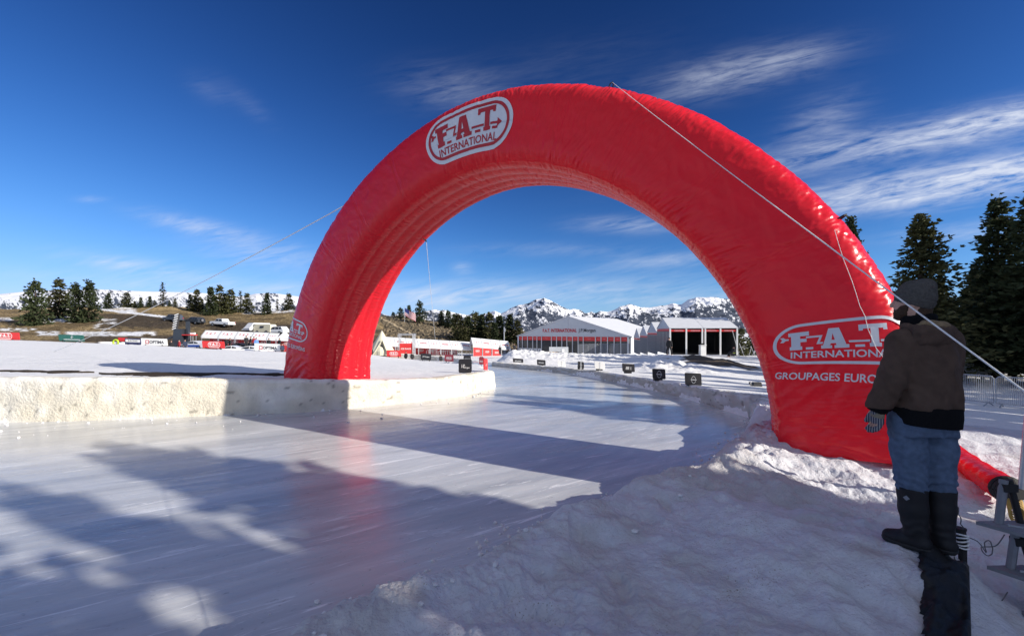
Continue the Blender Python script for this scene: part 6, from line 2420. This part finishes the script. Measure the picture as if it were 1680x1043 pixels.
    # boots
    for a_, k_, tt, q in ((ankL, kneeL, toeL, 1), (ankR, kneeR, toeR, 2)):
        top = k_ + (a_ - k_) * .175
        lo = np.minimum(a_ - .16, a_ + tt * .22 - .1)
        hi = np.maximum(a_ + .16, a_ + tt * .22 + .1)
        lo[2], hi[2] = -.02, .46
        S = SDF(tuple(lo), tuple(hi), .0062)
        S.chain([top, a_ + (top - a_) * .55, a_ + np.array([0, 0, .03])], [.089, .081, .070], .02)
        S.chain([a_ - tt * .035 + np.array([0, 0, -.045]), a_ + tt * .07 + np.array([0, 0, -.045]), a_ + tt * .150 + np.array([0, 0, -.058])], [.058, .052, .044], .03)
        sole = SDF(tuple(lo), tuple(hi), .0062)
        S.F += (np.sin(S.Z * 90 + fbm(S.X * 12, S.Y * 12, S.Z * 6, 2, 523 + q) * 7) * .003 * np.exp(-((S.Z - .15) / .06) ** 2) + fbm(S.X * 14, S.Y * 14, S.Z * 9, 2, 527) * .005).astype(np.float32)
        S.clip(S.Z - (.425 if q == 1 else .42))
        S.clip(.012 - S.Z)
        bt = S.build('boot', M['boot'], t)
        sole.chain([a_ - tt * .035 + np.array([0, 0, -.055]), a_ + tt * .07 + np.array([0, 0, -.06]), a_ + tt * .150 + np.array([0, 0, -.066])], [.062, .056, .049], .03)
        sole.clip(np.maximum(sole.Z - .034, -sole.Z))
        sole.build('sole', M['rubber'], bt)
        if q == 1:
            cen = a_ + (top - a_) * .80
            dv = np.array([-.35, -.94, 0])
            sv = np.array([.94, -.35, 0])
            pts = []
            for x, z in ((-.020, 0), (0, -.018), (.020, 0), (0, .018)):
                pp = cen + dv * .0885 + sv * x + np.array([0, 0, z])
                pts.append(pp)
            mesh('logo', pts, [[0, 1, 2, 3]], M['plate'], bt)
    # gloves
    for W_, dd, up in ((LW, (-.10, .05, -1), -1), (RW, (-.25, .1, -1), 1)):
        d = np.array(dd, float)
        d /= np.linalg.norm(d)
        S = SDF(tuple(W_ - np.array([.10, .10, .24])), tuple(W_ + np.array([.10, .10, .06])), .0038)
        hand(S, W_ + d * .02, dd, up, f, 1.08, .004, 1.22, .004)
        S.F += (fbm(S.X * 40, S.Y * 40, S.Z * 40, 2, 531) * .0022).astype(np.float32)
        g = S.build('glove', M['glove'], t)
        S = SDF(tuple(W_ - np.array([.10, .10, .16])), tuple(W_ + np.array([.10, .10, .02])), .0045)
        S.cone(W_ + d * .045, W_ + d * .085, .043, .043, .01)
        nn = np.cross(d, f)
        w2 = W_ + d * .065
        x_ = (S.X - w2[0]) * nn[0] + (S.Y - w2[1]) * nn[1] + (S.Z - w2[2]) * nn[2]
        S.put(np.full_like(S.F, 9), 0)
        S.F = np.sqrt(((S.X - w2[0]) * f[0] + (S.Y - w2[1]) * f[1]) ** 2 / .052 ** 2 + x_ ** 2 / .034 ** 2) - 1
        S.F *= .034
        ax = (S.X - w2[0]) * d[0] + (S.Y - w2[1]) * d[1] + (S.Z - w2[2]) * d[2]
        S.clip(np.abs(ax) - .016)
        S.build('knuckle_strap', M['glovep'], g)


the_man()


# ------------------------------------------------------------------ people far off
def far_meshes(pose):
    out = {}
    def new(lo, hi):
        return SDF(lo, hi, .022)
    st = .10 if pose == 'stand' else .22
    S = new((-.4, -.4, -.02), (.4, .4, 1.84))
    S.ell((0, 0, 1.66), (.085, .10, .115), 0, 0, .01).cone((0, 0, 1.6), (0, 0, 1.4), .055, .07, .02)
    S.column([.9, 1.2, 1.42], [(0, 0)] * 3, [.13, .14, .15], [.09, .1, .09], 0, .04)
    for s in (-1, 1):
        S.chain([(s * .17, 0, 1.38), (s * .23, -.02, 1.1), (s * .24, -.07, .86), (s * .24, -.08, .78)], [.05, .045, .038, .04], .02)
        S.chain([(s * .09, 0, .92), (s * st, -.02 * s, .5), (s * st, .04 * s, .08), (s * st, -.12, .05)], [.08, .06, .05, .045], .02)
    out['body'] = S
    S = new((-.45, -.35, .75), (.45, .35, 1.6))
    S.column([.82, 1.1, 1.4, 1.5], [(0, 0)] * 4, [.19, .20, .21, .13], [.14, .15, .14, .09], 0, .04)
    for s in (-1, 1):
        S.chain([(s * .19, 0, 1.40), (s * .25, -.02, 1.1), (s * .25, -.06, .9)], [.085, .075, .065], .03)
    out['jacket'] = S
    S = new((-.45, -.35, .06), (.45, .35, .96))
    S.column([.78, .92], [(0, 0)] * 2, [.17, .17], [.13, .13], 0, .03)
    for s in (-1, 1):
        S.chain([(s * .09, 0, .86), (s * st, -.02 * s, .5), (s * st, .03 * s, .12)], [.11, .085, .075], .03)
    out['trousers'] = S
    S = new((-.2, -.2, 1.6), (.2, .2, 1.85))
    S.ell((0, .01, 1.70), (.10, .115, .105), 0, 0, .01).clip(1.675 - S.Z)
    out['hat'] = S
    res = {}
    for k, s in out.items():
        o = s.build(k, M['skin'], None)
        res[k] = o.data
        bpy.data.objects.remove(o)
    return res


FP = {p: far_meshes(p) for p in ('stand', 'wide')}
_fm = {}


def far_part(pose, part, mt):
    k = (pose, part, mt)
    if k not in _fm:
        me = FP[pose][part].copy()
        me.materials.clear()
        me.materials.append(M[mt])
        _fm[k] = me
    return _fm[k]


def far_person(px, ytop, Y, jk, tr, label, rz=0.0, pose='stand', h=1.8, group=None, hat='cloth_k', base=None):
    p = at(px, ytop, Y)
    t = empty('person', (p[0], p[1], (p[2] - h) if base is None else base), rz, label, 'person', group)
    t.scale = (h / 1.8,) * 3
    for part, mt in (('body', 'skin'), ('jacket', jk), ('trousers', tr), ('hat', hat)):
        link(part, far_part(pose, part, mt), t)
    return t


GP = 'people in the pit row'
for a in ((281, 558, 63, 'cloth_k', 'cloth_k', 'person in black beside the white board, left of the striped mast', .4), (294, 557, 63, 'cloth_r', 'cloth_k', 'person in a red and black coat under the striped mast', -.5), (303.5, 556.5, 63, 'cloth_n', 'cloth_n', 'person in dark navy clothes right of the one in red', 1.2),
          (371.5, 553.5, 66, 'cloth_k', 'cloth_k', 'person in black with a pale hat at the nose of the black race car', .3), (377.5, 554.5, 66.5, 'cloth_k', 'cloth_n', 'person in black beside the pale-hatted one', 2.2),
          (404, 550.5, 65, 'cloth_k', 'cloth_k', 'taller person in black behind the tail of the black race car', .5), (411, 552, 66, 'cloth_k', 'cloth_n', 'person in black just right of the taller one', -.8), (416.5, 552, 67, 'cloth_r', 'cloth_n', 'person in a red top left of the one in light blue', 0), (420.5, 554, 66, 'cloth_b', 'cloth_n', 'person in a light blue top above the white board', .6),
          (441, 554.5, 68, 'cloth_k', 'cloth_k', 'person in black standing alone in the right bay of the left tents', .2), (458.5, 554.5, 68, 'cloth_k', 'cloth_k', 'person in black under the pagoda tent', -.4), (463, 563, 62, 'cloth_n', 'cloth_k', 'person in dark clothes bending close to the left leg of the arch', 1.0)):
    far_person(a[0], a[1], a[2], a[3], a[4], a[5], a[6], group=GP, hat='whitep' if 'pale hat ' in a[5] else 'cloth_k')
GQ = 'people by the far snow wall'
for a in ((609, 570, 68, 'person in black half hidden by the inner edge of the left arch leg', .4), (666, 576.5, 69, 'person in black below the red banner, left of a pair', -.3), (676.2, 577.5, 69.5, 'person in black below the red banner, right of a pair', .5), (723, 580.8, 66, 'person in black beside the dark red square board', .9)):
    far_person(a[0], a[1], a[2], 'cloth_k', 'cloth_k', a[3], a[4], group=GQ)
GR = 'people left of the marquee'
for a in ((820, 566.5, 84, 'cloth_k', 'person in black, leftmost of three on the snow berm'), (833.5, 565, 82, 'cloth_n', 'person in dark blue, middle of three on the snow berm'), (844, 563.5, 82, 'cloth_k', 'person in black against the left corner of the marquee')):
    far_person(a[0], a[1], a[2], a[3], 'cloth_k', a[4], .5, group=GR)
far_person(1098, 552.5, 44.5, 'cloth_k', 'cloth_k', 'person in black standing at the left post of the open white tent', 2.4, 'wide', h=1.8, base=gz(*at(1098, 582, 44.5)[:2]) + .02)


def sitter():
    p = at(1203, 585.5, 43)
    z = gz(p[0], p[1])
    t = empty('person', (p[0], p[1], z), 0, 'person in dark clothes crouching at the right post of the open tent', 'person')
    S = SDF((-.6, -.6, -.02), (.6, .6, 1.05), .025)
    S.ell((.05, -.02, .88), (.09, .1, .11), 0, 0, .01).chain([(.05, 0, .8), (.0, 0, .55), (-.05, 0, .25)], [.08, .14, .14], .05)
    for s in (-1, 1):
        S.chain([(-.05, s * .1, .25), (-.38, s * .12, .42), (-.42, s * .13, .06), (-.55, s * .13, .05)], [.1, .08, .06, .05], .03)
        S.chain([(.03, s * .18, .7), (-.18, s * .22, .5), (-.35, s * .16, .45)], [.06, .05, .04], .03)
    S.build('body', M['skin'], t)
    J = SDF((-.5, -.4, .1), (.4, .4, .9), .025)
    J.chain([(.04, 0, .76), (.0, 0, .52), (-.04, 0, .22)], [.12, .18, .18], .05)
    for s in (-1, 1):
        J.chain([(.03, s * .18, .7), (-.18, s * .22, .5), (-.32, s * .17, .46)], [.09, .08, .07], .03)
    j = J.build('jacket', M['cloth_k'], t)
    MB().tube([(.19 * math.cos(a) - .02, .19 * math.sin(a), .42) for a in np.linspace(0, 6.283, 17)], .025, 6, False).build('stripe', M['lime'], j)
    T = SDF((-.6, -.4, .0), (.2, .4, .6), .025)
    for s in (-1, 1):
        T.chain([(-.05, s * .1, .25), (-.38, s * .12, .42), (-.42, s * .13, .10)], [.13, .10, .08], .03)
    T.build('trousers', M['cloth_k'], t)


sitter()
p = at(1213, 586, 44)
m = MB()
for a, b in (((0, 0, 0), (-.55, .3, 2.6)), ((.5, 0, 0), (.1, .2, 1.3)), ((.9, -.1, 0), (1.2, 0, .9)), ((1.6, 0, 0), (1.2, 0, .9)), ((2.2, 0, 0), (1.75, .1, .95)), ((1.4, .2, 0), (1.75, .1, .95))):
    m.tube([a, b], .03, 5)
q = empty('tripod_frame', (p[0], p[1], gz(p[0], p[1])), 0, 'loose bundle of thin metal stands right of the open tent', 'stand')
m.build('poles', M['alu'], q)
p = at(1241, 634, 17)
simple('cable_box', [('box', MB().box((0, 0, .08), (.35, .22, .16), taper=.8), 'black'), ('handle', MB().tube([(-.22, -.05, .05), (-.3, -.05, .12), (-.22, .05, .15)], .03, 6), 'black')], (p[0], p[1], gz(p[0], p[1])), 'small dark bundle lying on the snow beside the right arch leg', 'bundle')
p = at(1578, 606, 29)
vehicle((p[0], p[1], gz(p[0], p[1])), .2, 'white car half hidden behind the man and the steel fence', SUVS, SUVG, 1.9, (-1.45, 1.4), 'carw')


# ------------------------------------------------------------------ gear at the lower right
def hose():
    a, b = at(1545, 728, 6.4), at(1657, 806, 4.3)
    n = 40
    V, rows = [], []
    d = Vector(b - a).normalized()
    u = d.cross(Vector((0, 0, 1))).normalized()
    v = u.cross(d)
    for i in range(n + 1):
        k = i / n
        p = Vector(a + (b - a) * k) - Vector((0, 0, .03 * math.sin(math.pi * k)))
        r = .128 + .006 * math.sin(k * 70) + .004 * math.sin(k * 31) - .03 * smooth(.93, 1.0, k)
        for j in range(28):
            th = 2 * math.pi * j / 28
            V.append(p + (u * math.cos(th) + v * math.sin(th)) * r * (1 + .012 * math.sin(5 * th + k * 20)) - Vector(b))
    t = empty('inflation_hose', tuple(b), 0, 'fat red air hose running from the back of the arch to a black strap', 'hose')
    mesh('tube', V, grid_faces(n + 1, 28, wrap_m=True).tolist() + [[n * 28 + j for j in range(28)]], M['nylon'], t, True)
    m = MB()
    for k, r in ((.0, .098), (-.05, .112), (.05, .086)):
        q = Vector((0, 0, 0)) + d * (k - .02)
        m.tube([q + (u * math.cos(th) + v * math.sin(th)) * r for th in np.linspace(0, 6.283, 21)], .026, 6, False)
    m.tube([Vector((0, 0, 0)), d * .14], [.11, .05], 10)
    m.build('strap', M['strap'], t)
    y = MB()
    for k in range(5):
        y.tube([d * (.12 + .012 * k) + (u * math.cos(th) * .05 + Vector((0, 0, -1)) * (.09 + .08 * math.sin(th) + .02 * k)) for th in np.linspace(0, 6.283, 17)], .008, 5, False)
    y.build('coiled_cord', M['yellow'], t)
    return b


HB = hose()
a, b = at(1663, 812, 4.2), at(1690, 640, 4.2)
simple('steel_pole', [('pole', MB().tube([(0, 0, -.75), tuple(np.array(b) - np.array(a))], .024, 10), 'galv'), ('clamp', MB().box((0, 0, .02), (.10, .10, .09)), 'strap')], a, 'leaning grey steel pole at the right edge of the picture behind the hose strap', 'pole')


def rack():
    zs = [.985, .715, .455]
    X0, Y0 = on(1601, 857, zs[0])[:2]
    t = empty('shelf_stand', (X0, Y0, .30), 0, 'grey stand of three thin plates on splayed legs at the lower right corner', 'stand')
    for i, z in enumerate(zs):
        tip = np.array([X0 + (.0 if i < 2 else .10), Y0 - .07 * i])
        P = [tip, tip + np.array([.16, -.30]), tip + np.array([.62, -.36]), tip + np.array([.62, .02])]
        P = [(p[0] - X0, p[1] - Y0) for p in P]
        pl_ = MB().prism(P, 2, z - .30 - .012, z - .30 + .012).build('plate', M['plate'], t)
        for k in range(2):
            MB().box((P[0][0] + .20 + .06 * k, P[0][1] - .12 - .05 * k, z - .30 + .018), (.16, .012, .010), rz=-.55).build('slot', M['galv'], pl_)
        zt = z + (.30 if i == 0 else .235)
        c = np.array(P[0]) + np.array([.20, -.03])
        for s, w in ((-1, .024), (1, .020)):
            MB().tube([(c[0] + s * .075, c[1], z - .30), (c[0] + s * .018, c[1] + .02, zt - .30)], w, 8).build('leg', M['plate' if s < 0 else 'strap'], t)
        MB().box((c[0], c[1] + .01, zt - .30 - .05), (.09, .05, .05)).build('bracket', M['strap'], t)
    for x, y in ((.08, -.02), (.5, -.02), (.5, -.3), (.2, -.3)):
        MB().tube([(x, y, -.35), (x, y, .16)], .02, 6).build('post', M['plate'], t)


rack()


def peg(px, py0, py1, Y, label, tie):
    b = at(px, py1, Y)
    h = (py1 - py0) / FPX * Y
    t = empty('cord_peg', tuple(b), 0, label, 'peg', 'black pegs wound with cord')
    MB().tube([(0.01, 0, -.12), (0.0, 0, h * .5), (-.012, 0, h)], [.020, .026, .030], 10).build('post', M['strap'], t)
    w = MB()
    for k in range(5):
        z = h * (.35 + .11 * k)
        w.tube([(-.005 + .036 * math.cos(a), .036 * math.sin(a), z + .010 * math.sin(a + k)) for a in np.linspace(0, 6.283, 17)], .0055, 5, False)
    w.build('wound_cord', M['whitep'], t)
    MB().tube([(-.012, 0, h), (-.012, 0, h + .012)], [.034, .034], 12).build('cap', M['strap'], t)
    tp = np.array(tie) - b
    c = MB()
    c.tube([(-.01, -.02, h)] + [(-.01 + (tp[0] + .01) * k + .008 * math.sin(k * 25), -.02 + (tp[1] + .02) * k, h + (tp[2] - h) * k) for k in np.linspace(.1, 1, 12)], .0035, 5)
    pts = [(0.03, 0, h * .7), (.09, -.02, h * .55), (.14, -.03, h * .1), (.12, -.03, h * .5), (.16, -.03, h * .62), (.17, -.04, h * .2), (.13, -.04, h * .05), (.10, -.03, h * .35), (.19, -.04, h * .45), (.24, -.05, h * .95)]
    Q = resample([(p[0], p[1], p[2]) for p in pts], .01)
    c.tube([tuple(q) for q in Q], .0035, 5)
    c.build('cord', M['cord'], t)


peg(1578, 868, 908, 3.02, 'upper black peg wound with white cord beside the heel of the boot', at(1564, 806, 2.97))
peg(1579, 960, 1003, 2.86, 'lower black peg wound with white cord below the upper one', at(1566, 912, 2.9))


def reflection_strip():  # added dark strip, shaped to stand in for the mirror image of the boots
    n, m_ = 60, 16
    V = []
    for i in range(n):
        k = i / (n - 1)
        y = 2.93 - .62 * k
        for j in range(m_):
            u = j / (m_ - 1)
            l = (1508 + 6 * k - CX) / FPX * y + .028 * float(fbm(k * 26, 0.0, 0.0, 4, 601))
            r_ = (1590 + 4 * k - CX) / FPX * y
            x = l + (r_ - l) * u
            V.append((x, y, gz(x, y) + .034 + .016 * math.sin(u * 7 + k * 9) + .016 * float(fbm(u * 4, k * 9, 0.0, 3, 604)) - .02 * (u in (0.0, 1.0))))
    tag(mesh('boot_reflection', V, grid_faces(n, m_)[:, ::-1].copy(), M['reflection'], smooth_=True), 'black strip standing in for the mirrored boots on the snow below the man', 'mat')


reflection_strip()


def ground_crumbs():
    """loose crumbs of ice along the edge of the bank and on the ice below the wall"""
    rg = np.random.default_rng(77)
    P = np.array(TRACK_R[:12])
    C = resample([(p[0], p[1], 0) for p in P], .02)
    V, F = [], []
    n = 0
    g = (1 + 5 ** .5) / 2
    ico = np.array([(-1, g, 0), (1, g, 0), (-1, -g, 0), (1, -g, 0), (0, -1, g), (0, 1, g), (0, -1, -g), (0, 1, -g), (g, 0, -1), (g, 0, 1), (-g, 0, -1), (-g, 0, 1)]) / 1.9
    fc = [(0, 11, 5), (0, 5, 1), (0, 1, 7), (0, 7, 10), (0, 10, 11), (1, 5, 9), (5, 11, 4), (11, 10, 2), (10, 7, 6), (7, 1, 8), (3, 9, 4), (3, 4, 2), (3, 2, 6), (3, 6, 8), (3, 8, 9), (4, 9, 5), (2, 4, 11), (6, 2, 10), (8, 6, 7), (9, 8, 1)]
    xs = []
    for k in range(420):
        c = C[rg.integers(len(C))]
        r = .008 + .022 * rg.random() ** 3
        o = rg.normal(size=2) * np.array([.16, .16])
        xs.append((c[0] + o[0], c[1] + o[1], r))
    for k in range(330):                                  # broken chunks lying on the bank
        c = C[rg.integers(len(C))]
        r = .008 + .026 * rg.random() ** 4
        a = rg.random() ** 1.6 * 1.6 + .15
        xs.append((c[0] + .64 * a + rg.normal() * .1, c[1] - .77 * a + rg.normal() * .1, r))
    L = resample([(p[0], p[1], 0) for p in TRACK_L[1:9]], .02)
    for k in range(140):
        c = L[rg.integers(len(L))]
        r = .010 + .03 * rg.random() ** 3
        xs.append((c[0] + rg.normal() * .15 + .1, c[1] - abs(rg.normal()) * .7, r))
    xs = np.array(xs)
    z1, _ = ground_full(xs[:, 0], xs[:, 1])
    z2 = z_ice(xs[:, 0], xs[:, 1])
    z = np.maximum(z1, z2)
    for (x, y, r), zz in zip(xs, z):
        v = ico * r * (1 + .45 * rg.normal(size=(12, 3)) * .6) * np.array([1, 1, .75]) + np.array([x, y, zz + r * .25])
        V.append(v)
        F += [[n + i for i in f] for f in fc]
        n += 12
    o = mesh('snow_crumbs', np.vstack(V), F, M['chunk'])
    tag(o, kind='stuff')


ground_crumbs()
